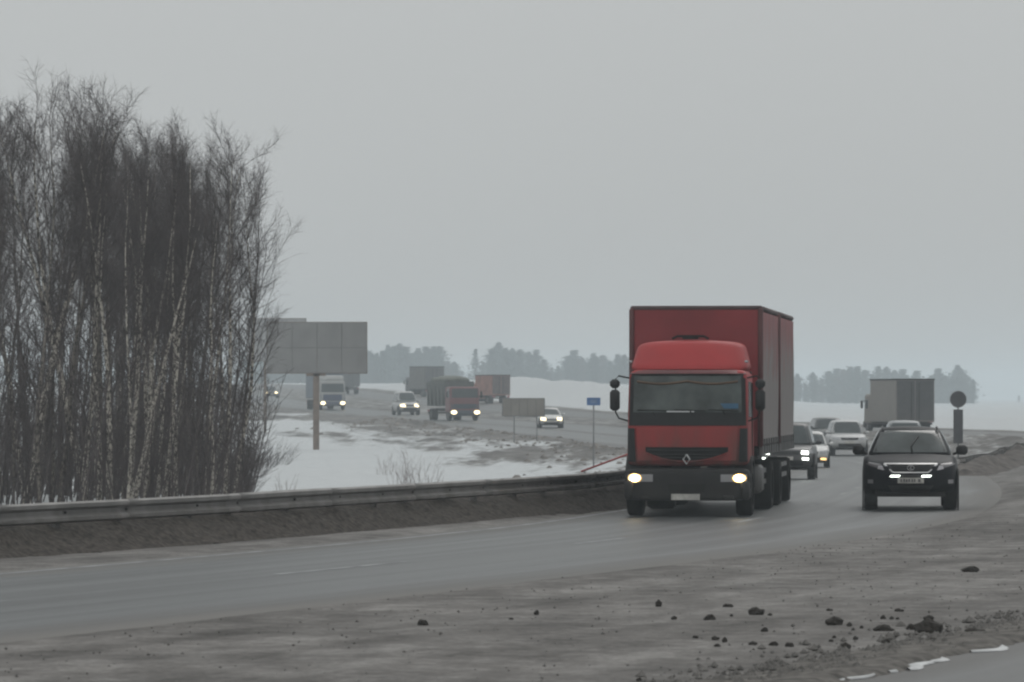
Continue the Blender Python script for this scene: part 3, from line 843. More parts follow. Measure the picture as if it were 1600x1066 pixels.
# ------------------------------------------------------------------ black SUV
def black_suv():
    paint = mat('black_paint', (.005, .005, .008), .42, var=.2, spec=.07, dirt=((.035, .033, .033), .35, .9))
    P = dict(cat='car', L=4.75, W=1.93, H=1.66, belt=1.13, zb=.29, p=9, taper=.045,
             hood=[(0, .93), (.12, .955), (.5, 1.02), (1.25, 1.12), (1.5, 1.13), (4.3, 1.16), (4.75, 1.05)],
             wb=.86, wr=.60, cab=(1.18, 2.05, 3.95, 4.55), bulge=.34, glass=M_GLASS2,
             grille=[(-.34, .76), (.34, .76), (.50, .935), (-.50, .935)],
             chrome=[[(-.53, .925), (.53, .925), (.53, .945), (-.53, .945)], [(-.36, .755), (-.32, .755), (-.49, .925), (-.55, .925)], [(.32, .755), (.36, .755), (.55, .925), (.49, .925)], [(-.34, .75), (.34, .75), (.34, .77), (-.34, .77)]],
             intake=[(-.36, .36), (.36, .36), (.46, .50), (-.46, .50)],
             lamp=[(.50, .80), (.86, .90), (.90, .97), (.60, .93)], dark_lens=True,
             fog=(.80, .575, .055), mw=.235, mirror=(1.04, 1.19), mirror_mat=M_BLACKPL, plate=(.60, .52), wheel=(.375, .27), track=.79, axle=(.92, 3.66), rails=True)
    root, low, gh = make_car('suv_car', paint, P, 'black SUV with two lit daytime lamps driving beside the red truck', detail=True)
    for sx in (-1, 1):
        m = MB(); low.patch(m, 'y', -1, [(sx * .31 - .105, .672), (sx * .31 + .08, .672), (sx * .31 + .105, .705), (sx * .31 - .08, .705)], .05, (6, 2)); m.build('daytime_lamp', M_LAMP_W, root, True, 40)
        m = MB(); q = [(sx * .53, .80), (sx * .66, .83), (sx * .64, .89), (sx * .56, .89)]
        if sx < 0: q = [q[1], q[0], q[3], q[2]]
        low.patch(m, 'y', -1, q, .028, (4, 3)); m.build('headlight_lens', mat('clear_lens', (.40, .39, .41), .25), root, True, 40)
    g = MB(); low.patch(g, 'y', -1, [(-.19, .655), (.19, .655), (.19, .715), (-.19, .715)], .02, (4, 2)); g.build('lower_grille', M_BLACKPL, root, True)
    for z in (.80, .83, .86, .89):
        w_ = .30 + (z - .76) * .85
        m = MB(); low.patch(m, 'y', -1, [(-w_, z), (w_, z), (w_, z + .012), (-w_, z + .012)], .024, (8, 1), .03); m.build('grille_slat', M_BLACKPL, root, True)
    # oval emblem with a slanted letter shape
    y0 = low.skin('y', -1, 0, .85, .05)[1]
    em = MB(); em.tube([(.068 * math.cos(t), y0, .85 + .048 * math.sin(t)) for t in [2 * math.pi * k / 24 for k in range(25)]], .007, 6, False)
    em.tube([(.018, y0, .885), (-.022, y0, .835)], .007, 6); em.tube([(-.022, y0, .835), (.035, y0, .825)], .007, 6)
    em.build('emblem', M_CHROME, root, True)
    # smudged characters on the plate
    y1 = low.skin('y', -1, 0, .60, .039)[1]
    ch = MB()
    for k, (x, w_) in enumerate([(-.19, .03), (-.13, .035), (-.08, .035), (-.03, .035), (.03, .03), (.08, .03), (.17, .05)]):
        ch.box((x, y1, .60 + .004 * (k % 2)), (w_, .004, .06))
    ch.build('plate_characters', mat('plate_ink', (.12, .12, .12), .7), root)
    # wiper standing across the glass
    p0 = gh.skin('y', -1, .04, 1.15, .03); p1 = gh.skin('y', -1, .02, 1.27, .03); p2 = gh.skin('y', -1, .17, 1.46, .03)
    wp = MB(); wp.tube([p0, p1, p2], [.016, .016, .012], 6); wp.build('wiper', M_BLACKPL, root, True)
    place(root, 1423, 89.0, yaw=R(4.6), z=.0)
black_suv()

# ------------------------------------------------------------------ other cars
def suv_params(**k):
    P = dict(cat='car', L=4.7, W=1.86, H=1.74, belt=1.14, zb=.32, p=8,
             hood=[(0, .95), (.15, 1.0), (.6, 1.07), (1.2, 1.12), (1.5, 1.14), (4.4, 1.16), (4.7, 1.05)],
             wb=.85, wr=.66, cab=(1.15, 1.8, 4.2, 4.6), bulge=.22,
             grille=[(-.42, .80), (.42, .80), (.46, .92), (-.46, .92)], intake=[(-.55, .40), (.55, .40), (.58, .62), (-.58, .62)],
             lamp=[(.52, .80), (.86, .84), (.86, .95), (.52, .92)], mirror=(1.03, 1.18), plate=(.68, .5), wheel=(.37, .24), track=.80, axle=(.88, 3.6))
    P.update(k); return P
def sedan_params(**k):
    P = dict(cat='car', L=4.4, W=1.74, H=1.46, belt=.95, zb=.22, p=8,
             hood=[(0, .70), (.15, .76), (.6, .84), (1.1, .92), (1.4, .95), (3.7, 1.0), (4.4, .9)],
             wb=.79, wr=.58, cab=(1.05, 1.85, 3.1, 3.9), bulge=.25,
             grille=[(-.35, .56), (.35, .56), (.40, .66), (-.40, .66)], intake=[(-.5, .28), (.5, .28), (.52, .42), (-.52, .42)],
             lamp=[(.45, .58), (.80, .62), (.80, .72), (.45, .69)], mirror=(.95, .99), plate=(.48, .5), wheel=(.31, .19), track=.74, axle=(.8, 3.4))
    P.update(k); return P
dG = lambda z: (GRIME, .6, z)
p_dk = mat('dark_grey_paint', (.035, .035, .038), .35, var=.2, dirt=dG(1.0))
p_wh = mat('dirty_white_paint', (.50, .50, .50), .4, var=.12, dirt=(GRIME, .8, 1.0))
p_wh2 = mat('white_paint', (.62, .62, .61), .4, var=.1, dirt=(GRIME, .75, .9))
p_si = mat('silver_paint', (.30, .31, .32), .4, .2, var=.1, dirt=dG(.9))
# dark SUV half hidden behind the trailer
r_, lo, g_ = make_car('suv_car', p_dk, suv_params(H=1.80), 'dark grey SUV half hidden behind the red trailer, two lamps lit', [(.62, .86, .22, .13, M_LAMP_W), (.64, .66, .20, .09, M_LAMP_W), (-.62, .86, .22, .13, M_LAMP_W), (-.64, .66, .20, .09, M_LAMP_W)])
place(r_, 1227, 143.0)
r_, lo, g_ = make_car('sedan_car', p_wh2, sedan_params(H=1.50), 'white hatchback with an orange lit fog lamp behind the dark SUV', [(.60, .36, .24, .10, M_LAMP_O), (-.60, .36, .24, .10, M_LAMP_O)])
place(r_, 1264, 185.0)
r_, lo, g_ = make_car('suv_car', p_wh, suv_params(H=1.80, W=1.90), 'dirty white SUV with unlit lamps between the hatchback and the black SUV')
place(r_, 1328, 226.0)
r_, lo, g_ = make_car('suv_car', mat('grey_green_paint', (.07, .075, .075), .4, dirt=dG(.8)), suv_params(H=1.72), 'grey car far back, its dark roof showing over the white SUV')
place(r_, 1302, 246.0)
r_, lo, g_ = make_car('suv_car', p_si, suv_params(H=1.92), 'silver car whose roof alone shows above the black SUV')
place(r_, 1417, 196.0)
# far bend
r_, lo, g_ = make_car('sedan_car', p_wh2, sedan_params(L=4.2, H=1.44), 'white sedan with lit headlights beside the small sign board on the far bend', [(.58, .65, .36, .22, M_LAMP_Y), (-.58, .65, .36, .22, M_LAMP_Y)])
place(r_, 862, 316.0, yaw=R(-3))
r_, lo, g_ = make_car('suv_car', p_wh, suv_params(H=2.05, W=1.84, belt=1.25), 'white minivan with bright headlights between the far billboard and the dump truck', [(.60, .86, .40, .32, M_LAMP_Y), (-.60, .86, .40, .32, M_LAMP_Y)])
place(r_, 641, 385.0)
r_, lo, g_ = make_car('sedan_car', p_dk, sedan_params(), 'tiny distant car with one bright lamp at the birches beneath the billboard', [(.60, .64, .30, .22, M_LAMP_Y), (-.60, .64, .30, .22, M_LAMP_Y)])
place(r_, 424, 540.0)

# ------------------------------------------------------------------ trucks
def cab_shell(W, L, z0, z1, p=14, rake=.18, n=(20, 14, 20), bulge=.12, y0=0.0):
    def w(a, b, c):
        t = (c + 1) / 2; v = (b + 1) / 2
        y = y0 + v * L + rake * max(0, t - .35) ** 1.3 * (1 - v) + bulge * a * a * (1 - v)
        return (a * W / 2 * (1 - .03 * t), y, z0 + t * (z1 - z0))
    return Shell(w, p, n)

def simple_truck(name, label, cab_m, box_m, cab=(2.4, 2.0, .55, 2.75), box=(2.5, 6.5, 1.05, 3.5), lamps=None, cat='truck', low_m=None, roof_m=None, wsz=(.52, .78), box_kind='box', end_m=None, gz_=(.16, .34)):
    root = empty(name, (0, 0, 0), 0, label, cat)
    W, L, z0, z1 = cab
    sh = cab_shell(W, L, z0, z1); sh.body().build('cab', cab_m, root, True, 50)
    H = z1 - z0
    za, zc = z0 + H * wsz[0], z0 + H * wsz[1] + .06
    m = MB(); sh.patch(m, 'y', -1, [(-W * .44, za), (W * .44, za), (W * .42, zc), (-W * .42, zc)], .014, (8, 4)); m.build('windscreen', M_GLASS, root, True, 40)
    for sx in (-1, 1):
        m = MB(); sh.patch(m, 'x', sx, [(.35, za), (L * .6, za), (L * .6, zc), (.45, zc)], .012, (4, 3)); m.build('side_window', M_GLASS, root, True, 40)
        m = MB(); m.box((sx * (W / 2 + .17), .35, za + .25), (.16, .12, .5), bev=.04); mm = m.build('mirror', M_BLACKPL, root, True, 60)
        m = MB(); m.tube([(sx * (W / 2 - .06), .4, za + .48), (sx * (W / 2 + .17), .37, za + .48)], .02, 6); m.build('mirror_arm', M_BLACKPL, mm)
    m = MB(); sh.patch(m, 'y', -1, [(-W * .46, z0 + H * gz_[0]), (W * .46, z0 + H * gz_[0]), (W * .46, z0 + H * gz_[1]), (-W * .46, z0 + H * gz_[1])], .014, (6, 3)); m.build('grille', low_m or M_BLACKPL, root, True, 40)
    m = MB(); m.box((0, .10, z0 - .02), (W * .99, .34, .42), bev=.06); m.build('bumper', low_m or M_BLACKPL, root, True, 60)
    for sx in (-1, 1):
        m = MB(); m.prism_y([(sx * W * .38 + (.24 if lamps else .17) * math.cos(t), z0 + .05 + (.16 if lamps else .1) * math.sin(t)) for t in np.linspace(0, 2 * math.pi, 15)[:-1]], -.09, -.06)
        m.build('headlight', (lamps or M_LENS), root)
    if roof_m:
        rs = cab_shell(W * .92, L * .85, z1 - .08, z1 + .5, 7, .45, y0=.22); rs.body().build('roof_deflector', roof_m, root, True, 50)
    bw, bl, b0, b1 = box
    y0 = L + .25
    if box_kind == 'box':
        m = MB(); m.box((0, y0 + bl / 2, (b0 + b1) / 2), (bw, bl, b1 - b0), bev=.03); bx = m.build('cargo_box', box_m, root)
        m = MB()
        for sx in (-1, 1):
            m.box((sx * (bw / 2 - .03), y0 + bl / 2, b1 - .02), (.10, bl + .03, .09)); 
        m.box((0, y0 + bl - .01, b1 - .02), (bw + .03, .06, .09)); m.build('roof_edge', M_CHASSIS, bx)
        for sx in (-1, 1):
            m = MB(); m.box((sx * bw * .243, y0 + bl + .012, (b0 + b1) / 2 + .02), (bw * .465, .03, b1 - b0 - .24), bev=.01); dr = m.build('rear_door', end_m or box_m, bx)
            m = MB(); m.tube([(sx * bw * .1, y0 + bl + .045, b0 + .15), (sx * bw * .1, y0 + bl + .045, b1 - .2)], .018, 6); m.build('lock_rod', M_CHASSIS, dr)
    else:                                           # tipper body with a sheeted load
        m = MB()
        prof = [(-bw / 2 * .86, b0), (bw / 2 * .86, b0), (bw / 2, b1 - .5), (bw / 2, b1 - .35), (-bw / 2, b1 - .35), (-bw / 2, b1 - .5)]
        m.prism_y(prof, y0, y0 + bl); bx = m.build('tipper_body', box_m, root)
        def hw(a, b, c): return (a * bw * .47, y0 + bl / 2 + b * bl * .48, b1 - .5 + (c + 1) / 2 * .62 * (1 - .25 * a * a) * (1 - .2 * b * b))
        Shell(hw, 4, (14, 14, 8)).body().build('load_cover', mat('load_tarp', (.12, .125, .105), .9), bx, True)
        for k in range(5):
            for sx in (-1, 1):
                m = MB(); m.box((sx * bw / 2 * .95, y0 + .3 + k * (bl - .6) / 4, (b0 + b1 - .5) / 2), (.14, .12, b1 - .5 - b0))
                m.build('body_rib', box_m, bx)
    m = MB(); Lt = y0 + bl
    for sx in (-1, 1): m.box((sx * .42, Lt / 2 + .3, .86), (.12, Lt - .9, .24))
    m.box((0, Lt - .1, .62), (bw * .9, .1, .14)); m.build('chassis', M_CHASSIS, root)
    for sx in (-1, 1):
        m = MB(); m.box((sx * bw * .40, Lt - .03, .78), (.32, .05, .14)); m.build('tail_lamp', mat('tail_lamp', (.25, .02, .02), .35), root)
        m = MB(); m.box((sx * (bw / 2 - .12), Lt - 1.95, .62), (.05, .03, .6)); m.build('mudflap', M_CHASSIS, root)
    wheel(root, (-W / 2 + .17, .95, .48), .48, .28, -1); wheel(root, (W / 2 - .17, .95, .48), .48, .28, 1)
    wheel(root, (-bw / 2 + .28, Lt - 1.3, .48), .48, .52, -1); wheel(root, (bw / 2 - .28, Lt - 1.3, .48), .48, .52, 1)
    root['len'] = Lt; del root['len']
    return root, Lt
def place_away(root, Lt, px, d, th, z=None):
    """rear end centre at px, d; the truck leads away along th"""
    x = at(px, d)
    root.location = (x + math.sin(th) * Lt, d + math.cos(th) * Lt, (float(zroad(d)) if z is None else z) + .004)
    root.rotation_euler = (0, 0, math.pi - th)

m_beige = mat('box_beige', (.23, .215, .20), .6, var=.10, dirt=(GRIME, .6, 2.4))
m_dkrear = mat('box_rear_dark', (.075, .077, .08), .65, var=.15, dirt=((.16, .13, .12), .5, 2.0))
m_gbox = mat('box_grey', (.095, .095, .10), .6, var=.12)
t_, L_ = simple_truck('box_truck', 'grey box truck driving away behind the black SUV', m_beige, m_beige, cab=(2.3, 1.9, .55, 2.5), box=(2.5, 6.2, .72, 3.42), end_m=m_dkrear)
place_away(t_, L_, 1430, 281, R(-10.5), z=-.05)
t_, L_ = simple_truck('box_truck', 'dark grey box truck driving away between minivan and dump truck', m_gbox, mat('box_grey_side', (.12, .115, .11), .6), cab=(2.3, 1.9, .55, 2.5), box=(2.5, 6.0, 1.0, 3.75), end_m=m_gbox)
place_away(t_, L_, 679, 552, R(-20))
m_redt = mat('red_tarp_faded', (.28, .125, .095), .7, var=.25, scale=1.1)
t_, L_ = simple_truck('tarpaulin_truck', 'small red tarpaulin truck driving away beyond the dump truck', m_redt, m_redt, cab=(2.0, 1.8, .5, 2.2), box=(2.1, 4.4, .9, 3.05), end_m=mat('tarp_rear_brown', (.11, .085, .083), .7))
place_away(t_, L_, 783, 470, R(-24))
t_, L_ = simple_truck('box_truck', 'dark box truck driving away, mostly hidden behind the large billboard', m_gbox, m_gbox, cab=(2.3, 1.9, .55, 2.5), box=(2.5, 6.5, 1.0, 3.7))
place_away(t_, L_, 548, 600, R(-12))
m_blue = mat('truck_blue', (.035, .05, .11), .45, var=.15, dirt=dG(1.2))
m_off = mat('truck_white', (.34, .34, .33), .5, var=.1)
t_, L_ = simple_truck('lorry', 'blue and white lorry with lit headlights under the large billboard', m_off, mat('lorry_box_bluegrey', (.10, .125, .16), .6), cab=(2.45, 2.1, .6, 2.75), box=(2.5, 9.0, 1.1, 3.9), lamps=M_LAMP_Y, roof_m=m_off, low_m=m_blue, gz_=(.02, .40), wsz=(.50, .84))
place(t_, 520, 420)
m_redc = mat('cab_red', (.15, .045, .05), .45, var=.15, dirt=dG(1.0))
m_tip = mat('tipper_grey_green', (.085, .092, .085), .7, var=.2)
t_, L_ = simple_truck('dump_truck', 'red cabbed dump truck with a sheeted load and lit headlights on the far bend', m_redc, m_tip, cab=(2.45, 1.8, .62, 2.68), box=(2.5, 5.6, 1.15, 3.45), lamps=M_LAMP_Y, low_m=mat('dump_bumper_blue', (.03, .04, .06), .6), box_kind='tip', wsz=(.58, .90))
place(t_, 727, 352, yaw=R(-15))

# ------------------------------------------------------------------ the red truck
def red_truck():
    red = mat('cab_paint_red', (.36, .026, .028), .5, var=.12, scale=1.2, spec=.3, dirt=((.13, .075, .065), 1.5, 2.3))
    root = empty('red_truck', (0, 0, 0), 0, 'large red truck with lit headlights in the middle of the road', 'truck')
    W, L = 2.32, 2.05
    sh = cab_shell(W, L, .95, 2.78, 16, .22, (24, 14, 24), .14)
    sh.body().build('cab', red, root, True, 50)
    # windscreen and its black surround
    m = MB(); sh.patch(m, 'y', -1, [(-1.148, 1.72), (1.148, 1.72), (1.125, 2.71), (-1.125, 2.71)], .012, (60, 8)); ws = m.build('windscreen_surround', M_BLACKPL, root, True, 40)
    m = MB(); sh.patch(m, 'y', -1, [(-1.03, 1.97), (1.03, 1.97), (1.01, 2.66), (-1.01, 2.66)], .020, (14, 6)); m.build('windscreen', mat('truck_glass', (.068, .081, .078), .2, var=.5, scale=2.2, spec=.35), ws, True, 40)
    for k, x in enumerate((-.62, .10, .72)):
        p0 = sh.skin('y', -1, x, 1.93, .04); p1 = sh.skin('y', -1, x - .32, 2.02, .04); p2 = sh.skin('y', -1, x + .25, 2.0, .04)
        m = MB(); m.tube([p0, ((p1[0] + p2[0]) / 2, p1[1], 2.0)], .014, 6); m.tube([p1, p2], .012, 6); m.build('wiper', M_CHASSIS, ws)
    pts = [sh.skin('y', -1, x_, 2.56 - .05 * abs(math.sin(x_ * 3.2)), .028) for x_ in np.linspace(-.95, .95, 15)]
    m = MB(); m.tube(pts, .022, 5); m.build('curtain_trim', mat('brown_trim', (.13, .08, .05), .8), ws)
    m = MB(); p = sh.skin('y', -1, -.02, 1.985, .028); m.box((p[0] - .1, p[1], 1.985), (.52, .006, .022)); m.build('dashboard_paper', M_WHITE, ws)
    m = MB(); p = sh.skin('y', -1, .72, 2.1, .026); m.box((p[0], p[1], 2.09), (.5, .006, .10)); m.build('dashboard_cloth', mat('blue_cloth', (.05, .13, .22), .7), ws)
    # sun visor, roof deflector
    m = MB(); sh.patch(m, 'y', -1, [(-1.10, 2.70), (1.10, 2.70), (1.08, 2.83), (-1.08, 2.83)], .09, (10, 2), .12); m.build('sun_visor', mat('visor_red', (.10, .012, .014), .5), root, True, 40)
    def rw(a, b, c):
        t = (c + 1) / 2; v = (b + 1) / 2
        return (a * (1.14 - .14 * t), .16 + v * 1.8 + .55 * t * (1 - v) + .22 * a * a * (1 - v), 2.74 + t * (.60 + .02 * v) - .05 * a * a * t)
    rf = Shell(rw, 8, (22, 14, 12)); ro = rf.body().build('roof_deflector', red, root, True, 50)
    for sx in (-1, 1):
        m = MB(); m.box((sx * 1.10, .42, 2.93), (.07, .10, .05), bev=.015); m.build('marker_lamp', M_LENS, ro)
    m = MB(); m.tube([(-.35, .95, 3.37), (-.25, .95, 3.42), (.25, .95, 3.42), (.35, .95, 3.37)], .025, 6); m.box((0, .95, 3.40), (.3, .12, .07)); m.build('roof_horn', M_CHASSIS, ro)
    # grille panel: red with a dark smiling slot
    m = MB(); sh.patch(m, 'y', -1, [(-.92, .93), (.92, .93), (.96, 1.69), (-.96, 1.69)], .028, (12, 6), .05); gp = m.build('front_panel', red, root, True, 40)
    n = 18; V = []; Fc = []
    for i in range(n + 1):
        x = -.78 + 1.56 * i / n
        zt = 1.315; zl = 1.06 + .17 * abs(x / .78) ** 2.2
        for z in (zl, zt):
            p = sh.skin('y', -1, x, z, .048); V.append(p)
        if i: Fc.append((2 * i - 2, 2 * i, 2 * i + 1, 2 * i - 1))
    m = MB(); m.add(V, Fc); sl = m.build('grille_slot', M_CHASSIS, gp)
    for z, hx in ((1.24, .74), (1.16, .66), (1.10, .5)):
        m = MB(); sh.patch(m, 'y', -1, [(-hx, z), (hx, z), (hx, z + .022), (-hx, z + .022)], .060, (12, 1), .02); m.build('grille_bar', M_BLACKPL, gp, True)
    pts = [sh.skin('y', -1, .78 * math.sin(t), 1.045 + .17 * abs(math.sin(t)) ** 2.2, .055) for t in np.linspace(-1.3, 1.3, 17)]
    m = MB(); m.tube(pts, .012, 6); m.build('slot_lip', red, gp, True)
    y0 = sh.skin('y', -1, 0, 1.08, .07)[1]
    m = MB()
    for s_, r_ in ((1, .018),):
        dm = [(0, y0, 1.175), (.062, y0, 1.085), (0, y0, .995), (-.062, y0, 1.085), (0, y0, 1.175)]
        m.tube(dm, r_, 6, False)
    m.build('diamond_emblem', M_CHROME, gp)
    for sx in (-1, 1):
        q = [(sx * .97, .92), (sx * 1.135, .92), (sx * 1.135, 1.67), (sx * 1.0, 1.67)]
        if sx < 0: q = [q[1], q[0], q[3], q[2]]
        m = MB(); sh.patch(m, 'y', -1, q, .036, (4, 6), .06); m.build('corner_deflector', M_BLACKPL, root, True, 40)
    # bumper
    def bw(a, b, c):
        t = (c + 1) / 2; v = (b + 1) / 2
        return (a * 1.18, -.06 + v * .62 + .16 * a * a * (1 - v) + .10 * (1 - t) * (1 - v) * .4, .30 + t * .62 - .0 * a)
    bs = Shell(bw, 9, (22, 8, 10)); bu = bs.body().build('bumper', M_BLACKPL, root, True, 50)
    m = MB(); bs.patch(m, 'y', -1, [(-.33, .47), (.33, .47), (.36, .62), (-.36, .62)], .006, (6, 2)); m.build('bumper_recess', M_CHASSIS, bu)
    for sx in (-1, 1):
        q = [(sx * .64, .66), (sx * 1.13, .66), (sx * 1.13, .80), (sx * .64, .80)]
        if sx < 0: q = [q[1], q[0], q[3], q[2]]
        m = MB(); bs.patch(m, 'y', -1, q, .014, (6, 3)); hl = m.build('headlight', M_LENS, bu, True, 40)
        cx = sx * .99
        for nm_, rx_, rz_, mm_, oo_ in (('glare_halo', .135, .085, M_LAMP_HALO, .026), ('lit_lamp', .10, .062, M_LAMP_CORE, .034)):  # wider disc is added glare around the lamp, not a headlight part
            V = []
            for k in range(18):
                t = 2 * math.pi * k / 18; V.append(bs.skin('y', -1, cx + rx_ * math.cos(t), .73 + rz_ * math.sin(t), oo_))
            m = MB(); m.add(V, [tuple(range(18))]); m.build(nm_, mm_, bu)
        m = MB(); m.box((sx * .78, -.0, .36), (.22, .05, .09), bev=.02); m.build('fog_lamp', M_CHASSIS, bu)
    m = MB(); p = bs.skin('y', -1, 0, .36, .02); m.box((-.02, p[1], .375), (.54, .012, .115)); m.build('number_plate', M_PLATE, bu)
    # mirrors on their arms
    for sx in (-1, 1):
        yb = .12 if sx < 0 else .30
        ar = MB(); ar.tube([(sx * 1.12, .30, 2.62), (sx * 1.30, yb + .03, 2.66), (sx * 1.36, yb, 2.60), (sx * 1.36, yb, 1.98), (sx * 1.30, yb + .03, 1.86), (sx * 1.12, .34, 1.80)], .017, 6)
        am = ar.build('mirror_arm', M_CHASSIS, root, True)
        m = MB(); m.box((sx * 1.37, yb - .02, 2.20), (.19, .12, .40), bev=.05); m.build('mirror', M_BLACKPL, am, True, 60)
        m = MB(); m.box((sx * 1.37, yb - .02, 2.51), (.19, .12, .17), bev=.05); m.build('wide_mirror', M_BLACKPL, am, True, 60)
        # side window, door edge, steps, fender
        m = MB(); sh.patch(m, 'x', sx, [(.42, 1.88), (1.25, 1.88), (1.25, 2.55), (.55, 2.55)], .012, (5, 4)); m.build('side_window', M_GLASS, root, True, 40)
        m = MB(); m.box((sx * 1.155, 1.30, 1.78), (.025, .035, 1.5)); m.build('door_seam', M_CHASSIS, root)
        V = MB()
        arc = [(.93 + .62 * math.cos(t), .52 + .62 * math.sin(t)) for t in np.linspace(0, math.pi, 13)]
        arc2 = [(.93 + .54 * math.cos(t), .52 + .54 * math.sin(t)) for t in np.linspace(math.pi, 0, 13)]
        V.prism_x(arc + arc2, sx * .88, sx * 1.20); V.build('mudguard', M_BLACKPL, root, True, 40)
        m = MB(); m.box((sx * 1.10, .22, .50), (.16, .45, .36), bev=.04); m.build('step', M_BLACKPL, root, True, 60)
        m = MB(); m.box((sx * 1.08, 1.72, 1.9), (.06, .3, 1.7)); m.build('side_fairing', M_CHASSIS, root)
    # chassis and wheels
    m = MB()
    for sx in (-1, 1): m.box((sx * .42, 4.1, .86), (.14, 7.2, .26))
    m.box((0, .75, .42), (1.7, .16, .14)); m.box((.0, 1.7, .62), (1.0, .8, .5)); m.build('chassis', M_CHASSIS, root)
    wheel(root, (-1.04, .93, .50), .50, .30, -1, 32); wheel(root, (1.04, .93, .50), .50, .30, 1, 32)
    wheel(root, (-.98, 6.2, .50), .50, .56, -1, 32); wheel(root, (.98, 6.2, .50), .50, .56, 1, 32)
    m = MB(); m.box((1.02, 3.3, .66), (.42, 1.2, .55), bev=.06); m.build('fuel_tank', M_RIM, root, True, 60)
    m = MB(); m.box((-1.02, 3.3, .66), (.42, 1.0, .5), bev=.04); m.build('battery_box', M_CHASSIS, root, True, 60)
    for sx in (-1, 1):
        m = MB()
        for z in (.58, .80): m.box((sx * 1.16, 4.7, z), (.04, 1.5, .09))
        m.build('side_guard', M_RIM, root)
    cargo(root, 2.35, 5.75)
    place(root, 1073, 84.5, yaw=R(6.6), z=.0)
    # drawbar trailer
    tr = empty('red_trailer', (0, 0, 0), 0, 'red curtain sided trailer coupled behind the large red truck', 'trailer')
    cargo(tr, 0, 5.6)
    m = MB()
    for sx in (-1, 1): m.box((sx * .42, 2.8, .95), (.14, 5.2, .24))
    m.tube([(0, -.6, .62), (0, .8, .75)], .06, 8); m.build('chassis', M_CHASSIS, tr)
    for yy in (1.0, 4.5):
        wheel(tr, (-.98, yy, .48), .48, .54, -1, 28); wheel(tr, (.98, yy, .48), .48, .54, 1, 28)
    for sx in (-1, 1):
        m = MB()
        for z in (.62, .84): m.box((sx * 1.2, 2.75, z), (.04, 2.2, .09))
        m.build('side_guard', M_RIM, tr)
        m = MB(); m.box((sx * .95, 5.15, .42), (.5, .03, .5)); m.build('mudflap', M_CHASSIS, tr)
        m = MB(); m.box((sx * .9, 5.62, .80), (.4, .05, .14)); m.build('tail_lamp', mat('tail_lamp', (.25, .02, .02), .35), tr)
    th = R(6.6); off = 8.45
    x0 = at(1073, 84.5)
    tr.location = (x0 + math.sin(th) * off, 84.5 + math.cos(th) * off, .004)
    tr.rotation_euler = (0, 0, -th)

def cargo(root, y0, bl):
    tarp = mat('red_curtain', (.235, .028, .034), .6, var=.22, scale=1.5, bump=.15, dirt=(SALT, 4.2, 3.8))
    front = mat('red_bulkhead', (.22, .022, .026), .55, var=.22, scale=1.1)
    b0, b1, W = 1.28, 4.03, 2.58
    m = MB(); m.box((0, y0 + .06, (b0 + b1) / 2 - .02), (W - .06, .10, b1 - b0 - .10)); bh = m.build('bulkhead', front, root)
    for sx in (-1, 1):
        m = MB(); m.box((sx * (W / 2 - .04), y0 + .05, (b0 + b1) / 2 - .02), (.10, .16, b1 - b0 - .06), bev=.03); m.build('corner_post', mat('post_dark_red', (.08, .02, .02), .6), root, True, 60)
    # curtains: gently rippled sheets
    ny, nzz = 40, 10
    for sx in (-1, 1):
        V = []; Fc = []
        for i in range(ny + 1):
            for k in range(nzz + 1):
                y = y0 + .14 + (bl - .26) * i / ny; z = b0 + .06 + (b1 - b0 - .18) * k / nzz
                bulge = .025 * math.sin(y * 5.2 + .3 * math.sin(z * 2)) * math.sin(math.pi * k / nzz) ** .5
                V.append((sx * (W / 2 - .01 + bulge), y, z))
        for i in range(ny):
            for k in range(nzz):
                a = i * (nzz + 1) + k; Fc.append((a, a + 1, a + nzz + 2, a + nzz + 1))
        m = MB(); m.add(V, Fc); cu = m.build('curtain', tarp, root, True)
        for k in range(7):
            yy = y0 + .5 + k * (bl - 1.0) / 6
            m = MB(); m.box((sx * (W / 2 + .012), yy, b0 + .02), (.03, .05, .30)); m.build('strap', M_RIM, cu)
        m = MB(); m.box((sx * (W / 2 - .03), y0 + bl / 2, b0 - .06), (.07, bl, .16)); m.build('side_rail', M_RIM, root)
    m = MB(); m.box((0, y0 + bl / 2, b1 - .05), (W - .02, bl, .10), bev=.03); m.build('roof', mat('roof_rail_dark', (.065, .04, .04), .7), root, True, 60)
    m = MB(); m.box((0, y0 + bl / 2, b0 - .09), (W - .2, bl - .05, .14)); m.build('load_floor', M_CHASSIS, root)
    for sx in (-1, 1):
        m = MB(); m.box((sx * W * .245, y0 + bl - .05, (b0 + b1) / 2 - .03), (W * .47, .07, b1 - b0 - .14)); m.build('rear_door', front, root)
red_truck()

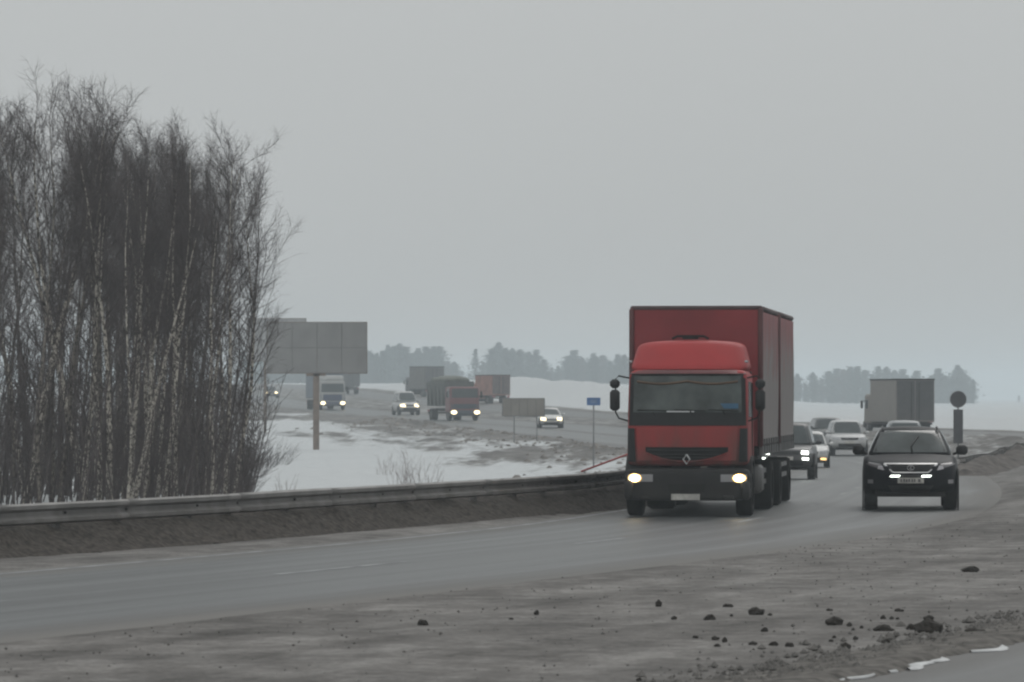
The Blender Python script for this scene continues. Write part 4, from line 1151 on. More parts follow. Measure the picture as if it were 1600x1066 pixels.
# ------------------------------------------------------------------ billboards and signs
def billboard(name, label, x, d, w, h, zc, zbase, cols, rows, pm, posts, post_w, yaw=0.0, cat='billboard', frame_m=None):
    root = empty(name, (x, d, 0), yaw, label, cat)
    pr = random.Random(int(d))
    pw, ph = w / cols, h / rows
    for i in range(cols):
        for j in range(rows):
            m = MB(); m.box((-w / 2 + pw * (i + .5), -.08 + pr.uniform(-.012, .012), zc - h / 2 + ph * (j + .5)), (pw - .025, .03, ph - .025), 0, 0, .006)
            m.build('panel', pm, root)
    m = MB(); m.box((0, -.045, zc), (w - .02, .02, h - .02)); m.build('backing_sheet', mat('backing_dark', (.12, .115, .11), .8), root)
    m = MB()
    for j in range(rows + 1): m.box((0, .02, zc - h / 2 + h * j / rows), (w + .06, .10, .07))
    for i in (0, cols): m.box((-w / 2 + pw * i, .03, zc), (.07, .11, h))
    m.build('frame', frame_m or M_STEEL, root)
    for px_ in posts:
        m = MB(); m.box((px_, .12, (zbase - .4 + zc) / 2), (post_w, post_w, zc - zbase + .4), 0, 0, .02); ps = m.build('post', frame_m or M_STEEL, root)
        if post_w > .2:
            m = MB()
            m.box((px_, .05, zc - h / 2 - .10), (1.15, .22, .16)); m.build('bracket', M_STEEL, ps)
    return root
d = 268
zc_ = CH - (543.5 - HY) / FPX * d
billboard('billboard', 'large grey billboard seen from behind on one post in the snow', at(495.5, d), d, 155 / FPX * d, 79 / FPX * d, zc_, gz(at(493, d), d), 4, 2, M_PANEL, (-.06,), .36)
d = 330
billboard('billboard', 'second billboard, its pale top edge showing over the large one by the birches', at(432, d), d, 92 / FPX * d, 66 / FPX * d, CH - (531 - HY) / FPX * d, gz(at(415, d), d), 3, 2, mat('pale_panel', (.30, .30, .30), .7), (at(414, d) - at(432, d),), .19)
d = 262
billboard('road_sign_board', 'small grey board on two legs seen from behind near the white sedan', at(818, d), d, 65 / FPX * d, 27 / FPX * d, CH - (636.5 - HY) / FPX * d, gz(at(818, d), d), 5, 1, M_PANEL2, (-.55, .78), .07, cat='road sign', frame_m=M_SIGNPOST)
d = 198
rt = empty('kilometre_sign', (at(927.5, d), d, 0), 0, 'small blue sign plate on a thin pole left of the red truck', 'road sign')
zs = CH - (627.5 - HY) / FPX * d
m = MB(); m.box((0, -.05, zs), (.60, .02, .34), 0, 0, .006); pl = m.build('sign_plate', M_BLUE, rt)
m = MB(); m.box((.0, -.063, zs), (.30, .004, .16)); m.build('faded_figure', mat('faded_blue', (.12, .19, .32), .6), pl)
zb_ = gz(at(927.5, d), d)
m = MB(); m.tube([(0, 0, zb_ - .3), (0, 0, zs + .16)], .035, 10); m.build('pole', M_SIGNPOST, rt, True)
d = 206
rt = empty('round_sign', (at(1497, d), d, 0), 0, 'dark round sign above a tall narrow plate on the median', 'road sign')
zs = CH - (624 - HY) / FPX * d; rr_ = 12.5 / FPX * d
m = MB(); m.prism_y([(rr_ * math.cos(t), zs + rr_ * math.sin(t)) for t in np.linspace(0, 2 * math.pi, 33)[:-1]], -.06, -.03); ds = m.build('sign_disc', M_SIGNBACK, rt)
m = MB(); m.tube([(rr_ * math.cos(t), -.045, zs + rr_ * math.sin(t)) for t in np.linspace(0, 2 * math.pi, 33)], .022, 6, False); m.build('rim', M_SIGNPOST, ds, True)
z1_, z0_ = CH - (640 - HY) / FPX * d, CH - (693 - HY) / FPX * d
m = MB(); m.box((0, -.045, (z0_ + z1_) / 2), (15 / FPX * d, .03, z1_ - z0_), 0, 0, .008); m.build('marker_plate', M_SIGNBACK, rt)
m = MB(); m.tube([(0, 0, -.6), (0, 0, zs + .2)], .04, 10); m.build('pole', M_SIGNPOST, rt, True)
# red bar sloping beside the truck
d = 128
rt = empty('red_barrier_pole', (at(946, d), d, 0), 0, 'thin red pole slanting out of the snow just left of the red truck', 'barrier pole')
za_, zb2 = CH - (737 - HY) / FPX * d, CH - (707 - HY) / FPX * d
xa, xb = at(908, d) - at(946, d), at(990, d) - at(946, d)
m = MB(); m.tube([(xa, 0, za_), (xb, .3, zb2)], .030, 10); m.build('bar', M_REDPIPE, rt, True)
m = MB(); m.tube([(xb - .05, .3, -.5), (xb - .05, .3, zb2 + .03)], .03, 8); m.tube([(xa + .1, 0, -.6), (xa + .1, 0, za_ + .02)], .025, 8); m.build('stake', M_SIGNPOST, rt, True)

# ------------------------------------------------------------------ trees
def tubes_mesh(name, segs, m, n=3):
    """segs: list of (points, radii)"""
    V = []; Fc = []
    for P_, Rr in segs:
        base = len(V)
        for i, p in enumerate(P_):
            a = P_[min(i + 1, len(P_) - 1)]; b = P_[max(i - 1, 0)]
            t = (a - b); t = t.normalized() if t.length > 1e-9 else Vector((0, 0, 1))
            ax = Vector((0, 0, 1)) if abs(t.z) < .9 else Vector((1, 0, 0))
            u = t.cross(ax).normalized(); w = t.cross(u)
            for k in range(n):
                an = 2 * math.pi * k / n
                V.append(p + (u * math.cos(an) + w * math.sin(an)) * Rr[i])
        for i in range(len(P_) - 1):
            for k in range(n):
                k2 = (k + 1) % n
                Fc.append((base + i * n + k, base + i * n + k2, base + (i + 1) * n + k2, base + (i + 1) * n + k))
    me = bpy.data.meshes.new(name); me.from_pydata(V, [], Fc); me.materials.append(m)
    me.polygons.foreach_set('use_smooth', [True] * len(me.polygons)); me.update()
    return me

def birch(seed, h=10.0, spread=1.0, lean=.08, nb=42, first=.22, r0=.085, fork=False):
    g = random.Random(seed)
    def wander(p, dirv, length, n, up, wob):
        pts = [p.copy()]; d_ = dirv.normalized()
        for i in range(n):
            d_ = (d_ + Vector((g.gauss(0, wob), g.gauss(0, wob), g.gauss(0, wob) + up))).normalized()
            pts.append(pts[-1] + d_ * (length / n))
        return pts
    trunks = []; crown = []
    def stem(p0, dirv, length, ra, rb, nbr, tfirst):
        n = max(6, int(length / .55))
        tr = wander(p0, dirv, length, n, .03, .045)
        rad = [ra + (rb - ra) * (i / n) ** .85 for i in range(n + 1)]
        trunks.append((tr, rad))
        for b in range(nbr):
            t = tfirst + (1 - tfirst) * ((b + g.random()) / nbr) ** .85
            fi = t * n; i = min(int(fi), n - 1); p = tr[i].lerp(tr[i + 1], fi - i)
            az = g.uniform(0, 2 * math.pi)
            tilt = R(g.uniform(24, 52))
            dv = Vector((math.sin(tilt) * math.cos(az), math.sin(tilt) * math.sin(az), math.cos(tilt)))
            ln = spread * (0.30 + 1.9 * math.sin(math.pi * min(1, max(.10, 1.02 - t) ** .75)) ** .9) * g.uniform(.55, 1.1) * (h / 10)
            if t < .4: ln *= g.choice((.35, .6, .9))
            br = wander(p, dv, ln, 5, .07, .07)
            rb_ = max(.006, rad[i] * .38)
            crown.append((br, [rb_ * (1 - .8 * q / 5) + .002 for q in range(6)]))
            ns = int(5 + ln * 5.8)
            for s_ in range(ns):
                ts = .15 + .85 * (s_ + g.random()) / ns
                fj = ts * 5; j = min(int(fj), 4); q0 = br[j].lerp(br[j + 1], fj - j)
                dp = (br[j + 1] - br[j]).normalized()
                rv = Vector((g.gauss(0, 1), g.gauss(0, 1), g.gauss(0, .8)))
                sd = (dp + rv.normalized() * .65 + Vector((0, 0, .12))).normalized()
                sl = g.uniform(.25, .60) * (.5 + .5 * ln) * (1.15 - .5 * ts)
                tw = wander(q0, sd, sl, 3, .03, .09)
                crown.append((tw, [.0044, .0037, .003, .0022]))
                for u in range(g.randint(3, 5)):
                    tu = g.uniform(.2, 1) * 3; jj = min(int(tu), 2); c0 = tw[jj].lerp(tw[jj + 1], tu - jj)
                    dq = ((tw[jj + 1] - tw[jj]).normalized() + Vector((g.gauss(0, .6), g.gauss(0, .6), g.gauss(-.05, .5)))).normalized()
                    l2 = g.uniform(.14, .42)
                    c1 = c0 + dq * l2 * .5; c2 = c1 + (dq + Vector((0, 0, -.05))).normalized() * l2 * .5
                    crown.append(([c0, c1, c2], [.0032, .0026, .0019]))
        return tr
    d0 = Vector((lean, g.uniform(-.05, .05), 1))
    if fork:
        k = .42
        t1 = stem(Vector((0, 0, -.3)), d0, h * k, r0, r0 * .72, 4, .5)
        for sg in (-1, 1, .35):
            stem(t1[-1], Vector((lean + sg * .2, g.uniform(-.15, .15), 1)), h * (1 - k) * g.uniform(.88, 1.02), r0 * .55, .010, nb // 2, .10)
    else:
        stem(Vector((0, 0, -.3)), d0, h + .3, r0, .008, nb, first)
    al = sorted(((p.z, p.x, p.y) for P_, _ in crown for p in P_))
    tp = al[int(len(al) * .95):]
    return tubes_mesh('trunk', trunks, M_BARK, 7), tubes_mesh('crown', crown, M_TWIG, 3), al[int(len(al) * .998)][0], sum(a[1] for a in tp) / len(tp), sum(a[2] for a in tp) / len(tp)

PROTO = [birch(11, nb=24, first=.42, r0=.10), birch(12, lean=.13, nb=21, spread=.9, first=.45, r0=.10), birch(13, lean=.03, nb=25, first=.45, r0=.115), birch(14, lean=.17, nb=24, first=.4, r0=.085),
         birch(15, fork=True, nb=36, spread=1.1, r0=.12), birch(16, lean=.10, nb=30, first=.25, spread=1.05, r0=.075), birch(17, lean=.06, nb=22, first=.55, r0=.125), birch(18, lean=.12, nb=34, spread=1.45, first=.22, r0=.09)]
def plant_birch(k, x, y, h, rz, label, group=None, wide=1.0, dark=False):
    z = gz(x, y)
    o = empty('birch_tree', (x, y, z), rz, label, 'tree', group)
    q = h / PROTO[k][2]
    o.scale = (q * wide, q * wide, q)
    tr = link('trunk', PROTO[k][0], o); link('crown', PROTO[k][1], o)
    if dark:
        tr.material_slots[0].link = 'OBJECT'; tr.material_slots[0].material = M_BARK2
    return o
def top_row(px):
    return float(np.interp(px, [-150, 0, 40, 90, 130, 160, 230, 300, 335, 350, 400, 440, 470], [150, 165, 130, 118, 150, 195, 190, 190, 235, 225, 225, 260, 330]))
def h_for(px, d, row): return CH + (HY - row) / FPX * d + .25
tg = random.Random(99)
special = [  # px of the foot, distance, top row, prototype, yaw, label
    (38, 93, 122, 4, .3, 'tallest birch with a forked bushy crown at the left edge'),
    (172, 90, 215, 2, 0, 'pale speckled birch trunk rising straight in the middle of the stand'),
    (222, 91, 262, 1, .0, 'birch leaning to the right with a pale trunk in mid stand'),
    (205, 89, 330, 6, .5, 'stout pale birch trunk standing nearest the guardrail'),
    (318, 95, 200, 3, -.1, 'slim birch leaning right with a kinked trunk near the right end of the stand'),
    (352, 96, 222, 0, 1.0, 'birch with a tall pointed crown second from the right end of the stand'),
    (364, 99, 236, 7, .2, 'rightmost birch with spreading drooping twigs beside the billboards'),
    (338, 106, 262, 7, -.4, 'wide airy birch just left of the rightmost one'),
    (128, 92, 182, 0, 2.2, 'straight birch with a bright upper trunk left of mid stand'),
]
done = []
for (px, d, row, k, rz, lab) in special:
    x = at(px, d); done.append((x, d))
    plant_birch(k, x, d, h_for(px, d, row), rz, lab)
cnt = 0; tries = 0
while cnt < 106 and tries < 8000:
    tries += 1
    d = 88 + 50 * tg.random() ** 1.25
    px = tg.uniform(-170, 372) if cnt > 14 else tg.uniform(140, 300)
    x = at(px, d)
    lim = 372 - 6 * max(0, (92 - d))
    if px > lim or (px > 290 and tg.random() < .55): continue
    if any((x - a) ** 2 + ((d - b) * .6) ** 2 < .30 for a, b in done): continue
    done.append((x, d))
    k = tg.choice((0, 1, 2, 3, 5, 5, 6, 0, 1))
    rz = tg.uniform(-.9, .9) if k in (1, 3) else tg.uniform(-3, 3)
    if px > 300 and k in (1, 3): rz = tg.uniform(-.3, .3)
    lean_px = (PROTO[k][3] * math.cos(rz) - PROTO[k][4] * math.sin(rz)) * .85 * FPX / d
    row = top_row(px + lean_px) + tg.choice((0, 5, 20, 45, 80, 120) if px < 100 else (0, 0, 8, 20, 45, 70)) + tg.uniform(-4, 16)
    if px + lean_px > 432: continue
    where = 'at the left edge of the stand' if px < 60 else ('left of the middle of the stand' if px < 170 else ('right of the middle of the stand' if px < 290 else 'at the right end of the stand'))
    pale = tg.random() < (.6 if d < 99 else .2)
    look = 'pale trunked slender birch' if pale else 'grey trunked slender birch'
    plant_birch(k, x, d, h_for(px, d, row), rz, look + ' crowded among others ' + where, look + 'es crowded ' + where, tg.uniform(.8, 1.1) if pale else tg.uniform(.62, .95), not pale)
    cnt += 1

def shrub_mesh(name, seed, n, h, spread, m, r=.006):
    g = random.Random(seed); segs = []
    for i in range(n):
        az = g.uniform(0, 2 * math.pi); rr = g.random() ** .5 * spread
        p = Vector((rr * .35 * math.cos(az), rr * .35 * math.sin(az), -.1)); hh = h * g.uniform(.45, 1)
        dv = Vector((rr * math.cos(az) * .45, rr * math.sin(az) * .45, 1)).normalized()
        pts = [p]
        for q in range(4):
            dv = (dv + Vector((g.gauss(0, .08), g.gauss(0, .08), 0))).normalized(); pts.append(pts[-1] + dv * hh / 4)
        segs.append((pts, [r, r * .85, r * .7, r * .5, r * .35]))
        for b in range(g.randint(3, 7)):
            t = g.uniform(.8, 4); j = min(int(t), 3); c0 = pts[j].lerp(pts[j + 1], t - j)
            dq = (dv + Vector((g.gauss(0, .5), g.gauss(0, .5), g.gauss(0, .3)))).normalized(); l = g.uniform(.15, .4) * min(1.3, h / 1.6)
            segs.append(([c0, c0 + dq * l * .5, c0 + (dq + Vector((0, 0, .15))).normalized() * l], [r * .5, r * .42, r * .3]))
    return tubes_mesh(name, segs, m, 3)
# undergrowth filling the stand
ug = []
g = random.Random(5)
for i in range(1150):
    d = 87.5 + 45 * g.random() ** 1.2; px = g.uniform(-170, 392 - (14 if d < 90 else 0)); x = at(px, d); z = gz(x, d)
    hh = (g.uniform(.7, 3.6) if i % 3 else g.uniform(3, 5.6)) * (.55 if px > 340 else 1)
    dv = Vector((g.gauss(.08, .12), g.gauss(0, .12), 1)).normalized(); pts = [Vector((x, d, z - .1))]
    for q in range(5):
        dv = (dv + Vector((g.gauss(0, .06), g.gauss(0, .06), 0))).normalized(); pts.append(pts[-1] + dv * hh / 5)
    r0 = .006 + .003 * hh
    ug.append((pts, [r0 * (1 - .15 * q) for q in range(6)]))
    for b in range(int(6 + hh * 5)):
        t = g.uniform(1, 5); j = min(int(t), 4); c0 = pts[j].lerp(pts[j + 1], t - j)
        dq = Vector((g.gauss(0, .7), g.gauss(0, .7), g.uniform(.2, 1.1))).normalized(); l = g.uniform(.2, .65)
        ug.append(([c0, c0 + dq * l * .5, c0 + (dq + Vector((0, 0, .1))).normalized() * l], [.0055, .0045, .003]))
o = link('undergrowth', tubes_mesh('undergrowth', ug, M_TWIG, 3))
tag(o, 'dense leafless undergrowth of thin stems between the birch trunks', 'undergrowth', kind='stuff')

SH = [shrub_mesh('stems', 1, 22, 1.6, .9, M_BROWN, .0045), shrub_mesh('stems', 2, 60, 1.5, 2.0, M_TWIG, .008), shrub_mesh('stems', 3, 9, .7, .6, M_BROWN, .005)]
for (px, d, k, s_, lab) in [
    (652, 104, 0, .78, 'thin reddish leafless shrub behind the guardrail left of centre'),
    (622, 112, 0, .6, 'sparse pale shrub left of the reddish one in the snow'),
    (668, 106, 2, 1.2, 'small reddish weed clump with a dark base just over the guardrail'),
    (402, 215, 1, 1.1, 'dark bush on the snow below the billboard next to the birches'),
    (425, 228, 1, 1.1, 'low grey bush just left of the billboard post'),
    (378, 128, 1, .55, 'brushy grey bush at the foot of the rightmost birch'),
    (386, 172, 1, .9, 'tall grey thicket behind the rightmost birch'),
    (600, 190, 2, 1.6, 'thin weed stalks in the snow right of the billboard post'),
    (448, 120, 2, 1.0, 'few thin weed stalks in the snow left of the billboard post')]:
    x = at(px, d); o = empty('shrub', (x, d, gz(x, d)), px * .1, lab, 'shrub'); o.scale = (s_,) * 3
    link('stems', SH[k], o)

# far treeline
def far_tree(seed, kind):
    g = random.Random(seed); V = []; Fc = []
    H = 12.0
    for i in range(1900 if kind != 'thin' else 700):
        if kind == 'pine':
            t = g.random() ** .8; z = .5 + t * (H - .5)
            rad = 2.9 * math.sin(math.pi * min(1, (1 - t) * .70 + .04)) ** .75 * (.78 + .3 * math.sin(z * 1.9 + seed))
        elif kind == 'thin':
            t = g.random(); z = 1.0 + t * (H - 1.0); rad = (.25 + 2.6 * (1 - t)) * (.5 + .5 * abs(math.sin(z * 2.6)))
        else:
            t = g.random(); z = .6 + t * (H - .6); rad = 2.6 * math.sin(math.pi * (t * .92 + .05)) ** .6
        az = g.uniform(0, 2 * math.pi); r_ = rad * min(1.45, abs(g.gauss(0, .56))) * (.85 + .3 * math.sin(az * 3 + z * 1.3 + seed))
        c = Vector((r_ * math.cos(az), r_ * math.sin(az), z + g.gauss(0, .15)))
        s_ = g.uniform(.13, .30) * (1.0 if kind != 'bare' else .8)
        n = Vector((g.gauss(0, 1), g.gauss(0, 1), g.gauss(0, 1))).normalized(); u = n.orthogonal().normalized(); w = n.cross(u)
        b = len(V)
        V += [c + u * s_ * 1.4, c + w * s_ * .7 - u * s_ * .4, c - u * s_ * 1.2 + n * .08, c - w * s_ * .7]
        Fc.append((b, b + 1, b + 2, b + 3))
    me = bpy.data.meshes.new('crown'); me.from_pydata(V, [], Fc); me.materials.append(M_PINE if kind != 'bare' else M_BARE); me.update()
    tr = tubes_mesh('trunk', [([Vector((0, 0, -.5)), Vector((.1, 0, H * .5)), Vector((0, .05, H * .93))], [.16, .11, .03])], M_TRUNK, 5)
    return tr, me
FAR = [far_tree(1, 'pine'), far_tree(2, 'pine'), far_tree(3, 'pine'), far_tree(4, 'bare'), far_tree(5, 'bare'), far_tree(6, 'thin')]
def plant_far(k, px, d, row, lab, grp, wide):
    grp = grp or ('treeline: ' + lab if 'hazy blue' in lab else None)
    x = at(px, d); z = gz(x, d) - .2
    h = CH - (row - HY) / FPX * d - z
    o = empty('far_tree', (x, d, z), px * 1.7, lab, 'tree', grp)
    o.scale = (h / 12 * wide, h / 12 * wide, h / 12)
    link('trunk', FAR[k][0], o); link('crown', FAR[k][1], o)
fg = random.Random(31)
ROWS_L = [(330, 540), (560, 540), (585, 542), (605, 536), (632, 538), (642, 552), (652, 542), (672, 535), (696, 540), (706, 566), (728, 574), (736, 572), (752, 560), (764, 545), (780, 538), (806, 541), (818, 548), (826, 548), (840, 545), (850, 556), (856, 566), (870, 572), (886, 549), (900, 552), (912, 556), (926, 552), (940, 550), (962, 554), (980, 556), (1010, 560)]
ROWS_R = [(1215, 572), (1245, 572), (1256, 588), (1276, 581), (1290, 586), (1306, 574), (1330, 573), (1350, 578), (1376, 577), (1400, 574), (1432, 578), (1440, 600), (1450, 588), (1462, 576), (1486, 573), (1510, 578), (1530, 584), (1538, 598), (1548, 616)]
def lab_far(px):
    for lim, w in ((578, 'behind the large billboard'), (645, 'between the billboard and the dark grey box truck'), (712, 'above the dark grey box truck'), (835, 'in the tall clump right of the lone conifer'),
                   (880, 'in the narrow clump above the small sign board'), (1010, 'in the clump touching the large red truck on its left'), (1300, 'just right of the red trailer'), (1368, 'above the dirty white SUV'), (1446, 'above the grey box truck'), (2000, 'in the clump beside the round sign')):
        if px < lim: return 'hazy blue grey tree ' + w
def rows(tab, px): return float(np.interp(px, [a for a, b in tab], [b for a, b in tab]))
for (tab, a, b, dd, lab, grp) in ((ROWS_L, 385, 1000, 1300, 'hazy blue grey tree in the far treeline left of the red truck', 'far treeline left of the red truck'),
                                  (ROWS_R, 1225, 1532, 1340, 'hazy blue grey tree in the far treeline right of the red truck', 'far treeline right of the red truck')):
    px = a
    while px < b:
        row = rows(tab, px)
        if not (712 < px < 748):
            plant_far(fg.choice((0, 1, 2, 2, 3)), px, dd + fg.uniform(-40, 40), row + fg.choice((-3, 0, 2, 6, 12)) + fg.uniform(-2, 3), lab_far(px), None, fg.uniform(1.35, 2.1) * (.75 if px > 1510 else 1))
        if fg.random() < .8 and not (705 < px < 752):
            plant_far(fg.choice((0, 1, 2, 3, 4)), px + fg.uniform(-4, 6), dd + 60 + fg.uniform(-20, 60), row + fg.uniform(6, 26), lab_far(px), None, fg.uniform(1.6, 2.5) * (.75 if px > 1505 else 1))
        px += fg.uniform(8, 14)
plant_far(5, 743, 1310, 546, 'thin lone conifer standing in the gap of the far treeline', None, 2.0)
for px, row in ((712, 572), (722, 580), (733, 584), (754, 574)):
    plant_far(3, px, 1380, row, 'low hazy bush in the gap of the far treeline', 'low bushes in the treeline gap', 1.6)
for (a_, b_, dd_) in ((400, 1000, 1330), (1225, 1525, 1370)):
    px = a_
    while px < b_:
        base_row = HY - (gz(at(px, dd_), dd_) - CH) * FPX / dd_
        if not 708 < px < 760: plant_far(fg.choice((3, 4)), px, dd_ + fg.uniform(-20, 20), base_row - fg.uniform(16, 34), lab_far(px).replace('tree', 'low tree'), None, fg.uniform(2.2, 3.2))
        px += fg.uniform(14, 24)
plant_far(4, 1592, 1700, 618, 'faint far tree at the right edge of the picture', None, 1.5)

# ------------------------------------------------------------------ clods, gravel, slush
def clod(seed):
    import bmesh
    g = random.Random(seed); bm = bmesh.new(); bmesh.ops.create_icosphere(bm, subdivisions=2, radius=.5)
    ph = [g.uniform(0, 6.28) for _ in range(6)]
    for v in bm.verts:
        p = v.co; n = 1 + .22 * math.sin(p.x * 5 + ph[0]) * math.sin(p.y * 6 + ph[1]) + .16 * math.sin(p.z * 9 + ph[2] + p.x * 7) + g.uniform(-.09, .09)
        v.co = p * n; v.co.z = max(v.co.z, -.32)
    me = bpy.data.meshes.new('clod'); bm.to_mesh(me); bm.free(); me.materials.append(M_STONE); return me
CL = [clod(k) for k in range(6)]
# (column, row, width, height) in photo pixels of each clod lying on the verge
big = [(1029, 947, 12, 10, 'dark clod standing alone farthest left of the scattered group'), (1108, 970, 17, 12, 'rounded dark clod left of the large oval one'),
       (1138, 949, 18, 7, 'flat dark clod behind the rounded clods'), (1182, 961, 24, 14, 'large oval clod left of the row of big clods'),
       (1303, 976, 30, 13, 'long flat clod in the middle of the row of big clods'), (1381, 986, 35, 12, 'long low clod beside the biggest clod'),
       (1450, 989, 52, 22, 'biggest dark clod of all on the verge'), (1515, 893, 27, 10, 'lone flat dark clod farthest back at right'),
       (661, 977, 17, 11, 'lone small clod far left on the verge'), (1523, 990, 30, 10, 'crumbled low clod right of the biggest clod'),
       (1451, 968, 18, 7, 'small flat clod just behind the biggest clod'), (1423, 984, 15, 11, 'round clod touching the biggest clod on its left'),
       (1321, 1014, 20, 10, 'medium clod in front of the row of big clods'), (838, 960, 8, 8, 'small clod between the far left one and the truck'),
       (799, 970, 8, 6, 'tiny clod left of its twin between far left clod and truck'), (1405, 956, 14, 6, 'small flat clod behind the long low clod')]
small = [(1053, 968, 10, 6), (1143, 963, 6, 4), (1203, 962, 9, 4), (1194, 987, 11, 8), (1087, 997, 11, 5), (1118, 1000, 12, 7), (1132, 1004, 9, 9),
         (1121, 1010, 12, 5), (1176, 1008, 16, 6), (1208, 1009, 14, 8), (1234, 1011, 15, 9), (1296, 955, 10, 5), (1327, 979, 9, 7), (1333, 985, 7, 4),
         (1346, 982, 7, 5), (1303, 997, 6, 5), (1299, 1003, 9, 5), (1337, 1000, 8, 7), (1384, 1005, 16, 7), (1380, 967, 10, 7), (1393, 968, 8, 5), (1402, 968, 6, 4),
         (1506, 995, 30, 7), (1585, 989, 8, 6), (1456, 1005, 22, 9), (1421, 993, 6, 4), (1480, 986, 8, 5), (998, 1064, 9, 6), (1280, 1064, 6, 5), (1496, 1019, 18, 7), (1365, 1022, 20, 6)]
for q, it in enumerate(big + small):
    px, py, w_, h_ = it[:4]
    d = flat_d(py); x = at(px, d); d = d + .0
    z = gz(x, d)
    if z != 0:
        d = (CH - z) * FPX / (py - HY); x = at(px, d)
    o = link('clod', CL[q % 6]); sc = d / FPX
    o.scale = (w_ * sc, max(w_ * .7, h_) * sc, h_ * sc * 1.25); o.location = (x, d, z + h_ * sc * .22); o.rotation_euler = (0, 0, [0, 3.14][q % 2] + rnd.uniform(-.25, .25))
    if len(it) > 4: tag(o, it[4], 'clod', 'dark clods on the verge')
    else: tag(o, 'small dark crumb of soil scattered among the big clods', 'clod', 'small crumbs among the clods')

def gravel():
    g = random.Random(3); V = []; Fc = []
    for i in range(4200):
        if i < 2600:
            s_ = g.uniform(34, 47); off = SEP - HW - .15 - abs(g.gauss(0, .55)) - .05
            yy = s_
        else:
            yy = 33 + 52 * g.random() ** 1.4; off = g.uniform(HW + .2, SEP - HW - .3)
        x = road_off(yy, off); z = float(np.interp(yy, [30, 55, 75, 90], [.012, .02, .06, .09])) if i >= 2600 else (gz(x, yy) if i % 3 == 0 else zl_)
        zl_ = z
        r_ = abs(g.gauss(.016, .012)) + .006
        if i >= 2600: r_ = abs(g.gauss(.006, .004)) + .004 if i % 24 else r_ * .6
        b = len(V)
        for (a, c, e) in ((1, 0, 0), (-1, 0, 0), (0, 1, 0), (0, -1, 0), (0, 0, 1.1), (0, 0, -.6)):
            V.append((x + a * r_ * g.uniform(.7, 1.4), yy + c * r_ * g.uniform(.7, 1.4), z + .35 * r_ + e * r_ * .9))
        for f in ((0, 2, 4), (2, 1, 4), (1, 3, 4), (3, 0, 4), (2, 0, 5), (1, 2, 5), (3, 1, 5), (0, 3, 5)): Fc.append(tuple(b + k for k in f))
    me = bpy.data.meshes.new('gravel'); me.from_pydata(V, [], Fc); me.materials.append(mat('gravel_bits', (.125, .118, .11), .9, var=.5, scale=20)); me.update()
    o = link('gravel', me); tag(o, 'fine dark gravel and soil crumbs strewn on the near verge', 'gravel', kind='stuff')
gravel()
def soil_edge():
    """crumbly raised lip of soil along the near edge of the outbound lanes, slush melting at its foot"""
    for nm, m, prof, seed, lab in (('soil_lip', mat('soil_lip', (.125, .117, .108), .95, var=.5, scale=6, bump=.9, spec=.1), [(-1.3, -.04), (-.9, .015), (-.5, .04), (-.22, .06), (-.06, .045), (.04, .0), (.06, -.06)], 4, 'crumbly raised soil lip along the wet road edge at lower right'),):
        V = []; Fc = []
        ys = np.arange(28, 70, .09)
        for i, yy in enumerate(ys):
            wob = .5 * (float(fbm(yy * .9, 0, seed)) - .45) + .10 * (float(vnoise(yy * 6, 2, seed)) - .5)
            amp = .45 + .9 * float(fbm(yy * .5, 7, seed))
            for k, (o_, z_) in enumerate(prof):
                off = SEP - HW + o_ + wob * (.6 + .4 * k / len(prof))
                x = road_off(yy, off)
                zz = z_ * amp + .045 * (float(vnoise(yy * 5, k * 2.2, 91)) - .4) * (1 if 0 < k < 5 else 0)
                V.append((x, yy, zz + .004))
        w_ = len(prof)
        for r in range(len(ys) - 1):
            for k in range(w_ - 1):
                a = r * w_ + k; Fc.append((a, a + 1, a + w_ + 1, a + w_))
        mb = MB(); mb.add(V, Fc); o = mb.build(nm, m, None, True); o['kind'] = 'structure'; o['label'] = lab
    V = []; Fc = []; ys = np.arange(35, 60, .06); r = 0; prev = False
    for yy in ys:
        wd = .50 * (float(fbm(yy * 1.1, 3, 17)) - .38) * (1.0 if yy > 36.5 else .4)
        wob = .5 * (float(fbm(yy * .9, 0, 4)) - .45)
        if wd < .02: prev = False; continue
        b = len(V)
        for o_, z_ in ((0, .012), (wd * .4, .026), (wd * .8, .018), (wd, .005)):
            V.append((road_off(yy, SEP - HW + .02 + wob + o_), yy, z_))
        if prev:
            for k in range(3): Fc.append((b - 4 + k, b - 3 + k, b + 1 + k, b + k))
        prev = True
    mb = MB(); mb.add(V, Fc); o = mb.build('slush', M_SLUSH, None, True); tag(o, 'thin strip of melting slush along the wet road edge at lower right', 'slush', kind='stuff')
soil_edge()
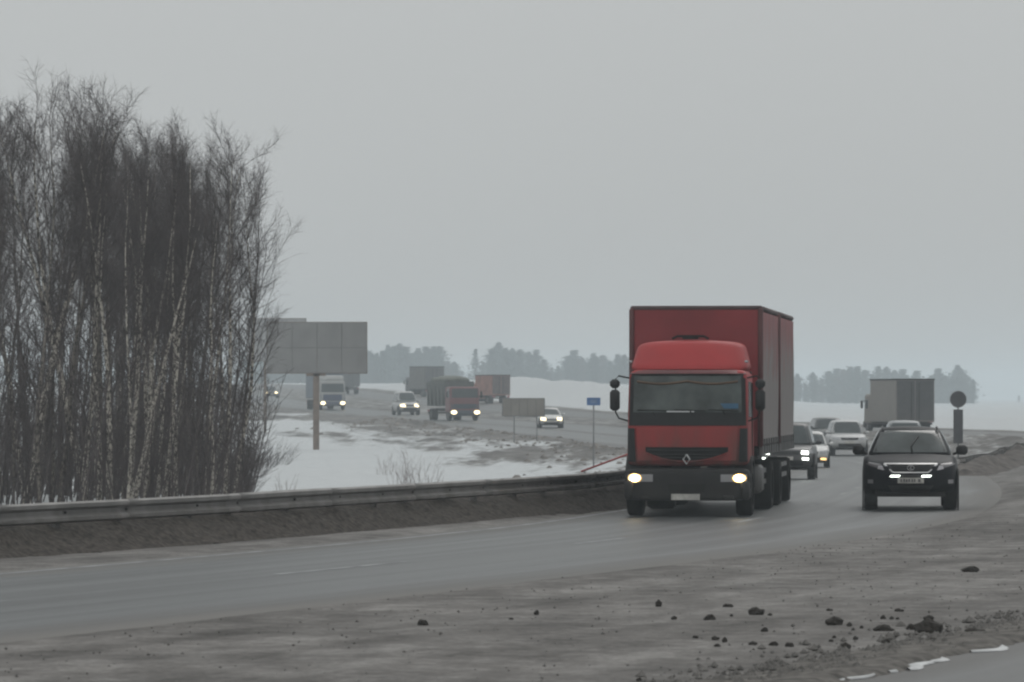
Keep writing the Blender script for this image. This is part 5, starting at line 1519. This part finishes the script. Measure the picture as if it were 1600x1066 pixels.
def bank_lumps():
    g = random.Random(8); V = []; Fc = []
    n = 800; yy = [345 - 215 * g.random() ** 1.5 for _ in range(n)]; ol = [abs(g.gauss(2.2, 2.6)) + .3 for _ in range(n)]
    xs = []
    for y_, o_ in zip(yy, ol):
        wd = 5.2 * float(sstep(185, 235, y_) * (1 - sstep(305, 372, y_)))
        xs.append(road_off(y_, -HW - wd - o_))
    zs_ = terrain(np.array(xs), np.array(yy))
    for x, y_, z in zip(xs, yy, zs_):
        r_ = abs(g.gauss(.05, .06)) + .03; b = len(V); az = g.uniform(0, 3)
        for k in range(6):
            t = az + k * math.pi / 3; q = r_ * g.uniform(.8, 1.9); V.append((x + q * math.cos(t), y_ + q * math.sin(t), z - .03))
        for k in range(6):
            t = az + k * math.pi / 3; q = r_ * g.uniform(.3, .9); V.append((x + q * math.cos(t), y_ + q * math.sin(t), z + r_ * g.uniform(.35, .8)))
        for k in range(6): Fc.append((b + k, b + (k + 1) % 6, b + 6 + (k + 1) % 6, b + 6 + k))
        Fc.append(tuple(b + 6 + k for k in range(6)))
    me = bpy.data.meshes.new('soil_lumps'); me.from_pydata(V, [], Fc); me.materials.append(mat('bank_lump', (.18, .16, .143), .95, var=.5, scale=.8)); me.update()
    o = link('soil_lumps', me); tag(o, 'ploughed up soil lumps on the bank inside the far bend', 'soil', kind='stuff')
bank_lumps()

# ------------------------------------------------------------------ haze
hz = bpy.data.materials.new('haze_air'); hz.use_nodes = True
hn = hz.node_tree; hn.nodes.clear()
ho = hn.nodes.new('ShaderNodeOutputMaterial'); hv = hn.nodes.new('ShaderNodeVolumePrincipled')
hv.inputs['Color'].default_value = (.86, .95, 1.0, 1)
hv.inputs['Density'].default_value = 0.00066
hv.inputs['Anisotropy'].default_value = 0.0
hn.links.new(hv.outputs[0], ho.inputs['Volume'])
m = MB(); m.box((0, 0, 8.75), (7600, 7600, 23.5))
o = m.build('haze', hz); tag(o, 'pale winter haze over the whole road', 'haze', kind='stuff')
o.display_type = 'WIRE'
